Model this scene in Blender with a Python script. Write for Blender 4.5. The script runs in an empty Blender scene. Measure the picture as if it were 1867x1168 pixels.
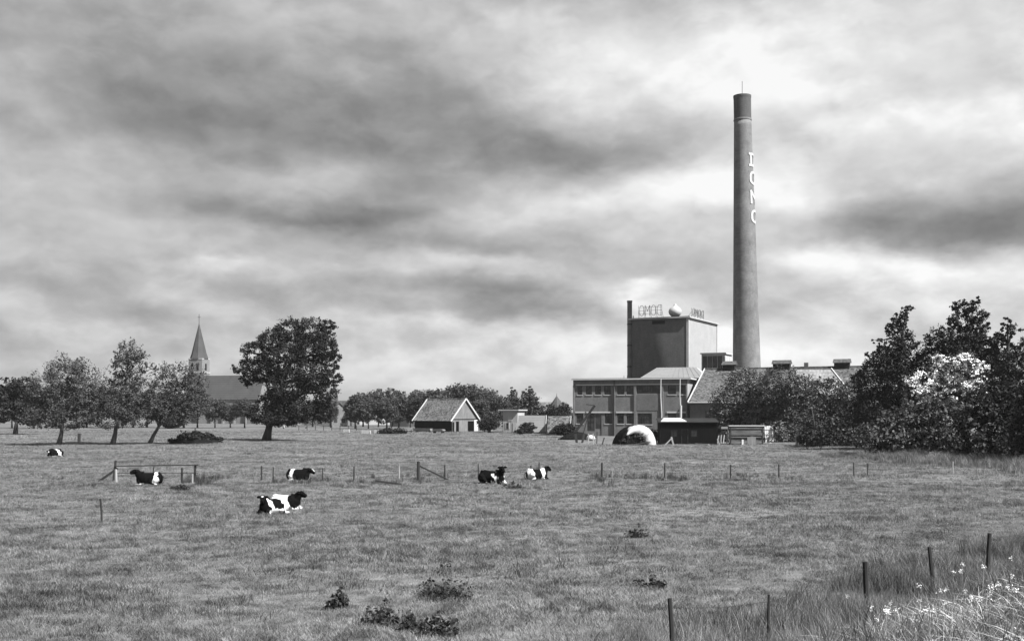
import bpy, bmesh, math, random
import numpy as np
from mathutils import Vector, Matrix
R = math.radians
random.seed(7)
rng = np.random.default_rng(11)
scene = bpy.context.scene
col = scene.collection
EXPOSURE = 1.40

# ------------------------------------------------------------------ camera
CAM_H, FPX, PW, PH, HORIZON = 4.5, 2000.0, 1867.0, 1168.0, 750.0
cam_data = bpy.data.cameras.new('camera')
cam = bpy.data.objects.new('camera', cam_data); col.objects.link(cam)
cam.location = (0, 0, CAM_H); cam.rotation_euler = (R(90), 0, 0)
cam_data.sensor_width = 36.0
cam_data.lens = 36.0 * FPX / PW
cam_data.shift_y = (HORIZON - PH / 2) / PW
cam_data.clip_start = 0.3; cam_data.clip_end = 8000
scene.camera = cam
scene.view_settings.view_transform = 'Standard'
scene.view_settings.look = 'None'
scene.view_settings.gamma = 1.0
scene.view_settings.use_curve_mapping = False
scene.view_settings.exposure = EXPOSURE
scene.cycles.volume_bounces = 0

# ------------------------------------------------------------------ sun and sky
SUN_EL, SUN_PHI = 48.0, 36.0          # height, and swing from +X (right) towards the camera
sun_dir = Vector((math.cos(R(SUN_PHI)) * math.cos(R(SUN_EL)), -math.sin(R(SUN_PHI)) * math.cos(R(SUN_EL)), math.sin(R(SUN_EL))))
sun_data = bpy.data.lights.new('sun', 'SUN')
sun_data.energy = 4.8; sun_data.angle = R(0.53); sun_data.color = (1, 1, 1)
sun = bpy.data.objects.new('sun', sun_data); col.objects.link(sun)
sun.rotation_euler = sun_dir.to_track_quat('Z', 'Y').to_euler()
sun.location = (60, -40, 120)

world = bpy.data.worlds.new('World'); scene.world = world
world.use_nodes = True
wt = world.node_tree; wt.nodes.clear()

def wnode(kind, **kw):
    n = wt.nodes.new(kind)
    for k, v in kw.items(): setattr(n, k, v)
    return n
def wm(op, a, b=None, c=None):
    n = wnode('ShaderNodeMath', operation=op)
    for i, v in enumerate((a, b, c)):
        if v is None: continue
        if isinstance(v, (int, float)): n.inputs[i].default_value = v
        else: wt.links.new(v, n.inputs[i])
    return n.outputs[0]
def wv(op, a, b):
    n = wnode('ShaderNodeVectorMath', operation=op)
    for i, v in enumerate((a, b)):
        if isinstance(v, tuple): n.inputs[i].default_value = v
        else: wt.links.new(v, n.inputs[i])
    return n.outputs['Value'] if op == 'DOT_PRODUCT' else n.outputs[0]
def wnoise(vec, scale, detail, rough, dist=0.0, color=False):
    n = wnode('ShaderNodeTexNoise'); n.inputs['Scale'].default_value = scale
    n.inputs['Detail'].default_value = detail; n.inputs['Roughness'].default_value = rough
    n.inputs['Distortion'].default_value = dist
    wt.links.new(vec, n.inputs['Vector'])
    return n.outputs['Color'] if color else n.outputs[0]
tc = wnode('ShaderNodeTexCoord').outputs['Generated']
sx = wnode('ShaderNodeSeparateXYZ'); wt.links.new(tc, sx.inputs[0])
X_, Y_, Z_ = sx.outputs
az = wm('ARCTAN2', X_, Y_)
el = wm('ARCSINE', wm('MINIMUM', wm('MAXIMUM', Z_, -0.999), 0.999))
# cloud-layer plane coordinates: clouds shrink towards the horizon as a real layer does
den = wm('ADD', wm('MAXIMUM', Z_, 0.0), 0.16)
cxy = wnode('ShaderNodeCombineXYZ')
wt.links.new(wm('DIVIDE', X_, den), cxy.inputs[0]); wt.links.new(wm('DIVIDE', Y_, den), cxy.inputs[1])
plane = cxy.outputs[0]
# angles, warped a little so that cloud edges wander
ang = wnode('ShaderNodeCombineXYZ'); wt.links.new(az, ang.inputs[0]); wt.links.new(el, ang.inputs[1])
strch = wv('MULTIPLY', ang.outputs[0], (1.0, 2.0, 1.0))
warp = wv('SUBTRACT', wnoise(strch, 5.0, 5.0, 0.62, color=True), (0.5, 0.5, 0.5))
angw = wv('ADD', ang.outputs[0], wv('MULTIPLY', warp, (0.12, 0.045, 0.0)))
warp2 = wv('SUBTRACT', wnoise(wv('ADD', strch, (3.7, 9.1, 0.0)), 15.0, 4.0, 0.6, color=True), (0.5, 0.5, 0.5))
angw = wv('ADD', angw, wv('MULTIPLY', warp2, (0.035, 0.02, 0.0)))
def p2a(px, py):
    a = math.atan((px - 933.5) / FPX)
    return a, math.atan((HORIZON - py) / math.hypot(FPX, px - 933.5))
# (px, py, half width, half height, amount): cloud banks, positive = bright, negative = dark
CLOUDS = [
 (60, 130, 130, 90, 0.055),
 (1560, 70, 460, 130, 0.235),
 (1060, 110, 260, 90, 0.129),
 (1800, 230, 260, 90, 0.147),
 (1300, 190, 200, 60, 0.092),
 (1020, 290, 190, 45, -0.208),
 (1240, 255, 150, 45, -0.094),
 (540, 322, 170, 34, 0.101),
 (480, 396, 190, 22, -0.179),
 (740, 385, 130, 26, -0.094),
 (660, 428, 70, 32, -0.142),
 (700, 330, 90, 30, -0.057),
 (1260, 330, 150, 40, 0.179),
 (1420, 365, 110, 45, 0.159),
 (1010, 372, 170, 34, 0.145),
 (950, 445, 170, 22, -0.094),
 (1740, 385, 230, 55, -0.142),
 (1810, 428, 190, 30, -0.189),
 (1560, 420, 120, 30, -0.076),
 (1680, 492, 160, 32, 0.186),
 (1480, 475, 110, 26, 0.202),
 (1840, 500, 120, 40, 0.092),
 (880, 478, 110, 20, 0.147),
 (890, 532, 140, 22, -0.160),
 (960, 570, 140, 15, -0.142),
 (1120, 500, 90, 36, 0.055),
 (372, 488, 55, 13, 0.156),
 (590, 486, 60, 9, 0.046),
 (1050, 620, 330, 34, 0.092),
 (1480, 610, 260, 60, 0.145),
 (1200, 655, 300, 50, 0.156),
 (720, 600, 120, 30, 0.055),
 (700, 690, 300, 40, 0.055),
 (1180, 560, 90, 40, 0.074),
 (1195, 524, 34, 15, 0.200),
 (1165, 545, 22, 12, 0.100),
 (330, 110, 150, 40, -0.047),
 (870, 110, 140, 40, -0.035),
 (1650, 170, 160, 30, -0.059),
 (1480, 225, 120, 40, -0.059),
 (1250, 430, 130, 24, 0.080),
 (780, 460, 90, 20, 0.070),
 (560, 560, 120, 18, -0.047),
 (260, 575, 130, 14, -0.035),
 (1330, 600, 90, 20, 0.080),
 (820, 590, 80, 14, 0.070),
 (270, 205, 300, 75, -0.125),
 (650, 265, 210, 70, -0.145),
 (820, 190, 170, 50, -0.060),
]
acc = None
def wv3(a, b, c):
    n = wnode('ShaderNodeVectorMath', operation='MULTIPLY_ADD'); wt.links.new(a, n.inputs[0]); n.inputs[1].default_value = b
    if isinstance(c, tuple): n.inputs[2].default_value = c
    else: wt.links.new(c, n.inputs[2])
    return n.outputs[0]
for (px, py, hw, hh, amt) in CLOUDS:
    a, e = p2a(px, py); kx, ky = 0.9 * FPX / hw, 0.9 * FPX / (hh * 1.5)
    d = wv3(angw, (kx, ky, 0.0), (-a * kx, -e * ky, 0.0))
    part = wv('MINIMUM' if amt < 0 else 'MAXIMUM', d, (0.0, 0.0, 0.0))      # crisp bases under dark banks, crisp tops on bright ones
    d = wv3(part, (0.0, 1.2, 0.0), d)
    g = wm('POWER', math.exp(-1), wv('DOT_PRODUCT', d, d)); k_ = amt * (1.2 if amt < 0 else 1.0)
    acc = wm('MULTIPLY', g, k_) if acc is None else wm('MULTIPLY_ADD', g, k_, acc)
def smooth_range(v, lo, hi):
    n = wnode('ShaderNodeMapRange', interpolation_type='SMOOTHSTEP'); wt.links.new(v, n.inputs[0]); n.inputs[1].default_value = lo; n.inputs[2].default_value = hi; return n.outputs[0]
# billows: larger overhead, smaller towards the horizon, each lit from the upper right
lowf = smooth_range(el, .26, .07)
wob = wv('SUBTRACT', wnoise(ang.outputs[0], 16.0, 4.0, 0.6, color=True), (0.5, 0.5, 0.5))
bv = wv('ADD', ang.outputs[0], wv('MULTIPLY', wob, (0.030, 0.022, 0.0)))
def billow(v):
    big = wnoise(wv('MULTIPLY', v, (1.0, 1.75, 1.0)), 6.5, 7.0, 0.54)
    small = wnoise(wv('ADD', wv('MULTIPLY', v, (1.0, 2.0, 1.0)), (5.3, 1.7, 0.0)), 14.0, 7.0, 0.54)
    return wm('ADD', wm('MULTIPLY', big, wm('SUBTRACT', 1.0, wm('MULTIPLY', lowf, 0.65))), wm('MULTIPLY', small, wm('MULTIPLY', lowf, 0.65)))
B0 = billow(bv); B1 = billow(wv('ADD', bv, (0.010, 0.016, 0.0)))
relief = wm('MULTIPLY', wm('SUBTRACT', B0, B1), 0.46)
relief = wm('MINIMUM', wm('MAXIMUM', relief, -0.10), 0.12)
heap = wm('MULTIPLY', wm('SUBTRACT', smooth_range(B0, .40, .60), 0.5), 0.055)
fine = wm('MULTIPLY', wm('SUBTRACT', wnoise(wv('MULTIPLY', bv, (1.0, 1.5, 1.0)), 45.0, 5.0, 0.6), 0.5), 0.03)
tone = wm('ADD', wm('ADD', acc, 0.700), wm('ADD', wm('ADD', heap, relief), fine))
tone = wm('MINIMUM', wm('MAXIMUM', tone, 0.30), 0.99)
rad = wm('MULTIPLY', wm('POWER', tone, 2.2), 1.0 / (2 ** EXPOSURE))
sky = wnode('ShaderNodeTexSky', sky_type='NISHITA', sun_disc=False)
sky.sun_elevation = R(SUN_EL); sky.sun_rotation = R(90 + SUN_PHI)
bw = wnode('ShaderNodeRGBToBW'); wt.links.new(sky.outputs[0], bw.inputs[0])
bg_sky = wnode('ShaderNodeBackground'); wt.links.new(bw.outputs[0], bg_sky.inputs[0]); bg_sky.inputs[1].default_value = 0.07
bg_cl = wnode('ShaderNodeBackground'); wt.links.new(rad, bg_cl.inputs[0]); bg_cl.inputs[1].default_value = 1.0
wmix = wnode('ShaderNodeMixShader'); wmix.inputs[0].default_value = 0.93
wt.links.new(bg_sky.outputs[0], wmix.inputs[1]); wt.links.new(bg_cl.outputs[0], wmix.inputs[2])
wo = wnode('ShaderNodeOutputWorld'); wt.links.new(wmix.outputs[0], wo.inputs[0])
world.cycles.sampling_method = 'NONE'

# ------------------------------------------------------------------ helpers
def P(px, py, D):
    return Vector(((px - 933.5) / FPX * D, D, CAM_H - (py - HORIZON) / FPX * D))
def GD(py): return CAM_H * FPX / (py - HORIZON)
FA = np.array([2.75, 19.2]); FN = np.array([0.725, -0.69])
def ground_z(x, y):
    x = np.asarray(x, float); y = np.asarray(y, float)
    d = (x - FA[0]) * FN[0] + (y - FA[1]) * FN[1]
    t = np.clip((d - 0.6) / 2.5, 0, 1); s = t * t * (3 - 2 * t)
    bank = np.clip(s * 0.30 * (d - 0.6), 0, 3.0)
    und = 0.10 * np.sin(x * 0.21 + 1.3 + 0.6 * np.sin(y * 0.13)) * np.sin(y * 0.17 + 0.5) + 0.05 * np.sin(x * 0.53 + y * 0.31)
    und *= np.clip((260 - y) / 120, 0, 1)
    d2 = (x - 38) * 0.6 - (y - 96) * 0.8       # low bank of rough grass at the foot of the trees on the right
    return bank + und
def gz(x, y): return float(ground_z(x, y))
def G(px, py):
    D = GD(py); p = P(px, py, D); return Vector((p.x, D, gz(p.x, D)))
def GX(px, D):
    x = (px - 933.5) / FPX * D; return Vector((x, D, gz(x, D)))

class MB:
    def __init__(s): s.v = []; s.f = []
    def quad(s, *p):
        n = len(s.v); s.v += [tuple(q) for q in p]; s.f.append(tuple(range(n, n + len(p)))); return s
    def box(s, x0, x1, y0, y1, z0, z1):
        n = len(s.v)
        s.v += [(x0,y0,z0),(x1,y0,z0),(x1,y1,z0),(x0,y1,z0),(x0,y0,z1),(x1,y0,z1),(x1,y1,z1),(x0,y1,z1)]
        s.f += [tuple(n+i for i in q) for q in ((0,3,2,1),(4,5,6,7),(0,1,5,4),(1,2,6,5),(2,3,7,6),(3,0,4,7))]
        return s
    def bar(s, a, b, w, h=None, roll=0.0):
        h = h or w; a = Vector(a); b = Vector(b); d = (b - a).normalized()
        up = Vector((0,0,1)) if abs(d.z) < .95 else Vector((0,1,0))
        r = d.cross(up).normalized(); u = r.cross(d)
        n = len(s.v)
        for c in (a, b):
            for (i, j) in ((-1,-1),(1,-1),(1,1),(-1,1)): s.v.append(tuple(c + r*i*w/2 + u*j*h/2))
        s.f += [tuple(n+i for i in q) for q in ((0,1,2,3),(7,6,5,4),(0,4,5,1),(1,5,6,2),(2,6,7,3),(3,7,4,0))]
        return s
    def tube(s, pts, rad, k=8, cap=True):
        pts = [Vector(p) for p in pts]
        if not hasattr(rad, '__len__'): rad = [rad] * len(pts)
        n0 = len(s.v)
        for i, p in enumerate(pts):
            d = (pts[min(i+1, len(pts)-1)] - pts[max(i-1, 0)]).normalized()
            ref = Vector((1,0,0)) if abs(d.x) < .9 else Vector((0,1,0))
            a = d.cross(ref).normalized(); b = d.cross(a)
            for j in range(k):
                t = 2*math.pi*j/k; s.v.append(tuple(p + (a*math.cos(t) + b*math.sin(t))*rad[i]))
        for i in range(len(pts)-1):
            for j in range(k):
                q = n0+i*k; s.f.append((q+j, q+(j+1)%k, q+k+(j+1)%k, q+k+j))
        if cap:
            s.f.append(tuple(n0+j for j in range(k-1,-1,-1))); q = n0+(len(pts)-1)*k
            s.f.append(tuple(q+j for j in range(k)))
        return s
    def lathe(s, prof, k=32, cx=0.0, cy=0.0, lean=(0,0)):
        n0 = len(s.v)
        for (r, z) in prof:
            for j in range(k):
                t = 2*math.pi*j/k; s.v.append((cx + lean[0]*z + r*math.cos(t), cy + lean[1]*z + r*math.sin(t), z))
        for i in range(len(prof)-1):
            for j in range(k):
                q = n0+i*k; s.f.append((q+j, q+(j+1)%k, q+k+(j+1)%k, q+k+j))
        s.f.append(tuple(n0+j for j in range(k-1,-1,-1))); q = n0+(len(prof)-1)*k
        s.f.append(tuple(q+j for j in range(k)))
        return s
    def prism(s, poly, a, b):          # poly of 3D points, extruded by the vector b-a
        poly = [Vector(p) for p in poly]; off = Vector(b) - Vector(a); n = len(s.v); k = len(poly)
        s.v += [tuple(p) for p in poly] + [tuple(p + off) for p in poly]
        s.f.append(tuple(range(n+k-1, n-1, -1))); s.f.append(tuple(range(n+k, n+2*k)))
        for i in range(k): s.f.append((n+i, n+(i+1)%k, n+k+(i+1)%k, n+k+i))
        return s
    def build(s, name, mat, parent=None, smooth=False, fix=True):
        me = bpy.data.meshes.new(name); me.from_pydata(s.v, [], s.f); me.update()
        if fix:
            bm = bmesh.new(); bm.from_mesh(me); bmesh.ops.recalc_face_normals(bm, faces=bm.faces); bm.to_mesh(me); bm.free()
        if smooth: me.polygons.foreach_set('use_smooth', [True]*len(me.polygons))
        return link(name, me, mat, parent)
def link(name, me, mat, parent=None):
    o = bpy.data.objects.new(name, me); col.objects.link(o)
    if mat is not None and not me.materials: me.materials.append(mat)
    if parent is not None: o.parent = parent
    return o
def tag(o, label, cat, group=None):
    o['label'] = label; o['category'] = cat
    if group: o['group'] = group
    return o
def thing(name, label, cat, loc=(0,0,0), rz=0.0, group=None):
    o = bpy.data.objects.new(name, None); col.objects.link(o); o.empty_display_size = 0.3
    o.location = loc; o.rotation_euler = (0, 0, rz)
    return tag(o, label, cat, group)
def np_mesh(name, V, F):
    me = bpy.data.meshes.new(name); V = np.asarray(V, np.float32); F = np.asarray(F, np.int32)
    me.vertices.add(len(V)); me.vertices.foreach_set('co', V.ravel())
    k = F.shape[1]; me.loops.add(F.size); me.loops.foreach_set('vertex_index', F.ravel())
    me.polygons.add(len(F)); me.polygons.foreach_set('loop_start', np.arange(0, F.size, k, dtype=np.int32))
    try: me.polygons.foreach_set('loop_total', np.full(len(F), k, np.int32))
    except Exception: pass
    me.update(calc_edges=True); return me

# ------------------------------------------------------------------ materials (black-and-white film: greys only)
GAIN = 0.68
def new_mat(name):
    m = bpy.data.materials.new(name); m.use_nodes = True; nt = m.node_tree
    return m, nt, nt.nodes['Principled BSDF']
def ramp(nt, fac, stops):
    r = nt.nodes.new('ShaderNodeValToRGB'); nt.links.new(fac, r.inputs[0])
    e = r.color_ramp.elements
    while len(e) < len(stops): e.new(0.5)
    for i, (p, g) in enumerate(stops): e[i].position = p; e[i].color = (g, g, g, 1)
    return r.outputs[0]
def noise(nt, scale, detail=5, rough=0.55, coord='Object', stretch=None, dist=0.0):
    t = nt.nodes.new('ShaderNodeTexCoord'); src = t.outputs[coord] if coord != 'Position' else nt.nodes.new('ShaderNodeNewGeometry').outputs['Position']
    if stretch:
        mp = nt.nodes.new('ShaderNodeMapping'); mp.inputs['Scale'].default_value = stretch; nt.links.new(src, mp.inputs[0]); src = mp.outputs[0]
    n = nt.nodes.new('ShaderNodeTexNoise'); n.inputs['Scale'].default_value = scale; n.inputs['Detail'].default_value = detail
    n.inputs['Roughness'].default_value = rough; n.inputs['Distortion'].default_value = dist
    nt.links.new(src, n.inputs['Vector']); return n.outputs[0]
def mulc(nt, a, b):
    m = nt.nodes.new('ShaderNodeMix'); m.data_type = 'RGBA'; m.blend_type = 'MULTIPLY'; m.inputs[0].default_value = 1.0
    nt.links.new(a, m.inputs[6]); nt.links.new(b, m.inputs[7]); return m.outputs[2]
def bump(nt, bs, h, strength, dist):
    b = nt.nodes.new('ShaderNodeBump'); b.inputs['Strength'].default_value = strength; b.inputs['Distance'].default_value = dist
    nt.links.new(h, b.inputs['Height']); nt.links.new(b.outputs[0], bs.inputs['Normal'])
def plain(name, g, var=0.35, scale=1.5, rough=0.8, stretch=None, spec=0.3):
    g *= GAIN
    m, nt, bs = new_mat(name)
    n = noise(nt, scale, 6, 0.6, stretch=stretch)
    c = ramp(nt, n, [(0.25, g*(1-var)), (0.75, min(.95, g*(1+var)))])
    n2 = noise(nt, scale*9, 4, 0.6, stretch=stretch)
    c2 = ramp(nt, n2, [(0.3, 0.85), (0.7, 1.0)])
    nt.links.new(mulc(nt, c, c2), bs.inputs['Base Color'])
    bs.inputs['Roughness'].default_value = rough; bs.inputs['Specular IOR Level'].default_value = spec
    bump(nt, bs, n2, 0.4, 0.02)
    return m
def brick_mat(name, g, mortar, var=0.3, swap=False, bw_=0.22, bh=0.075):
    g *= GAIN; mortar *= GAIN
    m, nt, bs = new_mat(name)
    t = nt.nodes.new('ShaderNodeTexCoord'); sp = nt.nodes.new('ShaderNodeSeparateXYZ'); nt.links.new(t.outputs['Object'], sp.inputs[0])
    cb = nt.nodes.new('ShaderNodeCombineXYZ')
    ad = nt.nodes.new('ShaderNodeMath'); ad.operation = 'ADD'; nt.links.new(sp.outputs[0], ad.inputs[0]); nt.links.new(sp.outputs[1], ad.inputs[1])
    nt.links.new(ad.outputs[0], cb.inputs[0]); nt.links.new(sp.outputs[2], cb.inputs[1])
    b = nt.nodes.new('ShaderNodeTexBrick'); nt.links.new(cb.outputs[0], b.inputs['Vector'])
    b.inputs['Scale'].default_value = 1.0; b.inputs['Brick Width'].default_value = bw_; b.inputs['Row Height'].default_value = bh
    b.inputs['Mortar Size'].default_value = 0.008
    b.inputs['Color1'].default_value = (g*.8,)*3 + (1,); b.inputs['Color2'].default_value = (g*1.2,)*3 + (1,); b.inputs['Mortar'].default_value = (mortar,)*3 + (1,)
    n = noise(nt, 0.35, 7, 0.65); c = ramp(nt, n, [(0.25, 1-var), (0.75, 1.0)])
    n3 = noise(nt, 1.1, 5, 0.7, stretch=(1.2, 1.2, 0.35)); c3 = ramp(nt, n3, [(0.32, 0.80), (0.62, 1.0)])
    nt.links.new(mulc(nt, mulc(nt, b.outputs[0], c), c3), bs.inputs['Base Color']); bs.inputs['Roughness'].default_value = 0.9
    bs.inputs['Specular IOR Level'].default_value = 0.2
    bump(nt, bs, b.outputs['Fac'], -0.4, 0.01)
    return m
def tile_mat(name, g, var=0.35):
    g *= GAIN
    m, nt, bs = new_mat(name)
    wn = nt.nodes.new('ShaderNodeTexWhiteNoise'); tcn = nt.nodes.new('ShaderNodeTexCoord'); sn = nt.nodes.new('ShaderNodeVectorMath'); sn.operation = 'SNAP'; sn.inputs[1].default_value = (.30, .30, .27)
    nt.links.new(tcn.outputs['Object'], sn.inputs[0]); nt.links.new(sn.outputs[0], wn.inputs['Vector']); n = wn.outputs['Value']
    c = ramp(nt, n, [(0.0, g*(1-var*1.3)), (1.0, g*(1+var))])
    n2 = noise(nt, 0.5, 5, 0.6); c2 = ramp(nt, n2, [(0.3, 0.7), (0.7, 1.0)])
    nt.links.new(mulc(nt, c, c2), bs.inputs['Base Color']); bs.inputs['Roughness'].default_value = 0.75; bs.inputs['Specular IOR Level'].default_value = 0.25
    t = nt.nodes.new('ShaderNodeTexCoord'); w = nt.nodes.new('ShaderNodeTexWave'); w.bands_direction = 'X'; w.inputs['Scale'].default_value = 1.3
    nt.links.new(t.outputs['Object'], w.inputs['Vector']); bump(nt, bs, w.outputs['Fac'], 0.5, 0.05)
    return m
def board_mat(name, g, var=0.4, axis='X', per=0.2, spec=.2):
    g *= GAIN
    m, nt, bs = new_mat(name)
    st = {'X': (6, 6, .4), 'Z': (.4, .4, 6)}[axis]
    n = noise(nt, 1.3, 5, 0.65, stretch=st); c = ramp(nt, n, [(0.25, g*(1-var)), (0.75, min(.9, g*(1+var)))])
    n2 = noise(nt, 1.0, 5, 0.6); c2 = ramp(nt, n2, [(0.3, 0.75), (0.7, 1.0)])
    nt.links.new(mulc(nt, c, c2), bs.inputs['Base Color']); bs.inputs['Roughness'].default_value = 0.85; bs.inputs['Specular IOR Level'].default_value = spec
    bump(nt, bs, n, 0.5, 0.02); return m
def leaf_mat(name, lo, hi, trans=0.2, patch=0.5, spec=0.25):
    lo *= GAIN; hi *= GAIN
    m, nt, bs = new_mat(name)
    gm = nt.nodes.new('ShaderNodeNewGeometry')
    c = ramp(nt, gm.outputs['Random Per Island'], [(0.0, lo), (1.0, hi)])
    n = noise(nt, patch, 3, 0.6, coord='Position'); c2 = ramp(nt, n, [(0.3, 0.65), (0.7, 1.0)])
    cc = mulc(nt, c, c2)
    nt.links.new(cc, bs.inputs['Base Color']); bs.inputs['Roughness'].default_value = 0.55; bs.inputs['Specular IOR Level'].default_value = spec
    tr = nt.nodes.new('ShaderNodeBsdfTranslucent'); nt.links.new(cc, tr.inputs[0])
    mx = nt.nodes.new('ShaderNodeMixShader'); mx.inputs[0].default_value = trans
    nt.links.new(bs.outputs[0], mx.inputs[1]); nt.links.new(tr.outputs[0], mx.inputs[2])
    nt.links.new(mx.outputs[0], nt.nodes['Material Output'].inputs[0]); return m
def glass_mat(name, g):
    m, nt, bs = new_mat(name)
    n = noise(nt, 0.9, 2, 0.5); nt.links.new(ramp(nt, n, [(0.35, g*.5), (0.65, g*1.6)]), bs.inputs['Base Color'])
    bs.inputs['Roughness'].default_value = 0.12; bs.inputs['Specular IOR Level'].default_value = 0.4; return m

M_ground, nt, bs = new_mat('pasture')
n1 = noise(nt, 0.06, 6, 0.6, 'Position', stretch=(0.6, 1, 1)); n2 = noise(nt, 1.1, 6, 0.65, 'Position'); n3 = noise(nt, 9.0, 4, 0.7, 'Position')
cg = mulc(nt, ramp(nt, n1, [(0.3, 0.11), (0.7, 0.24)]), mulc(nt, ramp(nt, n2, [(0.34, 0.42), (0.60, 1.0)]), ramp(nt, n3, [(0.3, 0.55), (0.7, 1.0)])))
nt.links.new(cg, bs.inputs['Base Color']); bs.inputs['Roughness'].default_value = 1.0; bs.inputs['Specular IOR Level'].default_value = 0.0
bump(nt, bs, n3, 0.8, 0.06)
def grass_mat(name, lo, hi):
    lo *= GAIN; hi *= GAIN
    m, nt, bs = new_mat(name)
    gm = nt.nodes.new('ShaderNodeNewGeometry'); c = ramp(nt, gm.outputs['Random Per Island'], [(0.0, lo), (1.0, hi)])
    a = noise(nt, 0.07, 3, 0.6, 'Position', stretch=(0.6, 1, 1)); b = noise(nt, 0.42, 3, 0.65, 'Position')
    cc = mulc(nt, c, mulc(nt, ramp(nt, a, [(0.3, 0.62), (0.7, 1.0)]), mulc(nt, ramp(nt, b, [(0.36, 0.42), (0.56, 1.0)]), ramp(nt, noise(nt, 1.7, 2, .65, 'Position'), [(.38,.42),(.56,1.0)]))))
    nt.links.new(cc, bs.inputs['Base Color']); bs.inputs['Roughness'].default_value = 0.7; bs.inputs['Specular IOR Level'].default_value = 0.15
    tr = nt.nodes.new('ShaderNodeBsdfTranslucent'); nt.links.new(cc, tr.inputs[0])
    mx = nt.nodes.new('ShaderNodeMixShader'); mx.inputs[0].default_value = 0.3
    nt.links.new(bs.outputs[0], mx.inputs[1]); nt.links.new(tr.outputs[0], mx.inputs[2])
    nt.links.new(mx.outputs[0], nt.nodes['Material Output'].inputs[0]); return m
M_grass = grass_mat('grass_blades', 0.20, 0.64)
M_tall = grass_mat('tall_grass_blades', 0.20, 0.62)
M_weed = grass_mat('weed_leaves', 0.10, 1.15)
M_tuss = grass_mat('tussock_blades', 0.02, 0.20)
M_rush = grass_mat('rush_blades', 0.06, 0.20)
M_brick = brick_mat('factory_brick', 0.20, 0.27)
M_brick_d = brick_mat('dark_brick', 0.17, 0.21)
M_chim = brick_mat('chimney_brick', 0.28, 0.31, 0.55)
M_chim_top = brick_mat('sooty_brick', 0.14, 0.13, 0.4)
M_church = brick_mat('church_brick', 0.27, 0.30)
M_white = plain('white_paint', 0.60, 0.10, 0.7)
M_whitewash = plain('whitewashed_wall', 0.40, 0.10, 0.4)
M_render = plain('pale_render', 0.50, 0.15, 0.5)
M_felt = plain('roof_felt', 0.035, 0.3, 0.6, spec=.05)
M_slab = plain('concrete_slab', 0.50, 0.12, 0.8)
M_palesheet = plain('pale_sheet_roof', 0.25, 0.12, 0.5)
M_iron = plain('dark_iron', 0.03, 0.4, 1.2, rough=0.7, spec=.1)
M_signbar = plain('galvanised_bar', 0.14, 0.3, 1.2, rough=0.7, spec=.1)
M_stack = plain('stack_steel', 0.16, 0.3, 0.8, rough=0.6)
M_glass = glass_mat('window_glass', 0.03)
M_void = plain('opening_shade', 0.006, 0.3, 1.0, spec=.0)  # near-black fill for openings: the unlit inside put into the colour
M_tile = tile_mat('roof_tiles', 0.19, .55)
M_tile_l = tile_mat('light_roof_tiles', 0.36, 0.2)
M_tile_d = tile_mat('dark_roof_tiles', 0.10)
M_slate = plain('church_slate', 0.07, 0.2, 0.4)
M_board = board_mat('weathered_boards', 0.22)
M_board_w = board_mat('white_boards', 0.72, 0.12)
M_board_d = board_mat('tarred_shaded_boards', 0.010, 0.4, spec=.03)
M_plank = board_mat('sawn_planks', 0.20, 0.6, 'Z')
M_post = board_mat('post_wood', 0.055, 0.4, spec=.05)
M_post_l = board_mat('bleached_post', 0.40, 0.25)
M_bark = plain('bark', 0.05, 0.5, 3.0, stretch=(1, 1, .3))
M_bark_l = plain('light_bark', 0.11, 0.5, 3.0, stretch=(1, 1, .3))
M_earth = plain('dark_earth', 0.015, 0.5, 2.0, rough=1.0, spec=.0)
M_leaf_dark = leaf_mat('dark_leaves', 0.012, 0.060, .12, spec=.1)
M_leaf_mid = leaf_mat('mid_leaves', 0.035, 0.15, 0.22, spec=.15)
M_leaf_field = leaf_mat('field_tree_leaves', 0.045, 0.18, 0.28, spec=.15)
M_leaf_light = leaf_mat('light_leaves', 0.035, 0.20, 0.22, spec=0.3)
M_leaf_far = leaf_mat('far_leaves', 0.05, 0.14, 0.2, spec=.1)
M_needle = leaf_mat('conifer_needles', 0.012, 0.065, 0.1, spec=.08)
M_blossom, nt, bs = new_mat('white_blossom'); bs.inputs['Roughness'].default_value = .8; nt.links.new(ramp(nt, nt.nodes.new('ShaderNodeNewGeometry').outputs['Random Per Island'], [(0, .62), (1, .85)]), bs.inputs['Base Color'])

# ------------------------------------------------------------------ ground
def axis(a, b, step, lo, hi):
    mid = list(np.arange(a, b + 1e-6, step)); left, right = [], []
    s = step; v = a
    while v > lo: s *= 1.35; v -= s; left.append(max(v, lo))
    s = step; v = b
    while v < hi: s *= 1.35; v += s; right.append(min(v, hi))
    return np.array(left[::-1] + mid + right)
gxs = axis(-70, 70, 0.9, -4000, 4000); gys = axis(2, 170, 0.9, -60, 6000)
GXX, GYY = np.meshgrid(gxs, gys)
gv = np.stack([GXX.ravel(), GYY.ravel(), ground_z(GXX.ravel(), GYY.ravel())], 1)
nx_ = len(gxs); ii = (np.arange(len(gys)-1)[:, None]*nx_ + np.arange(nx_-1)[None, :]).ravel()
gme = np_mesh('ground', gv, np.stack([ii, ii+1, ii+1+nx_, ii+nx_], 1))
gme.polygons.foreach_set('use_smooth', [True]*len(gme.polygons))
ground = link('pasture_ground', gme, M_ground); ground['kind'] = 'structure'

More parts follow.
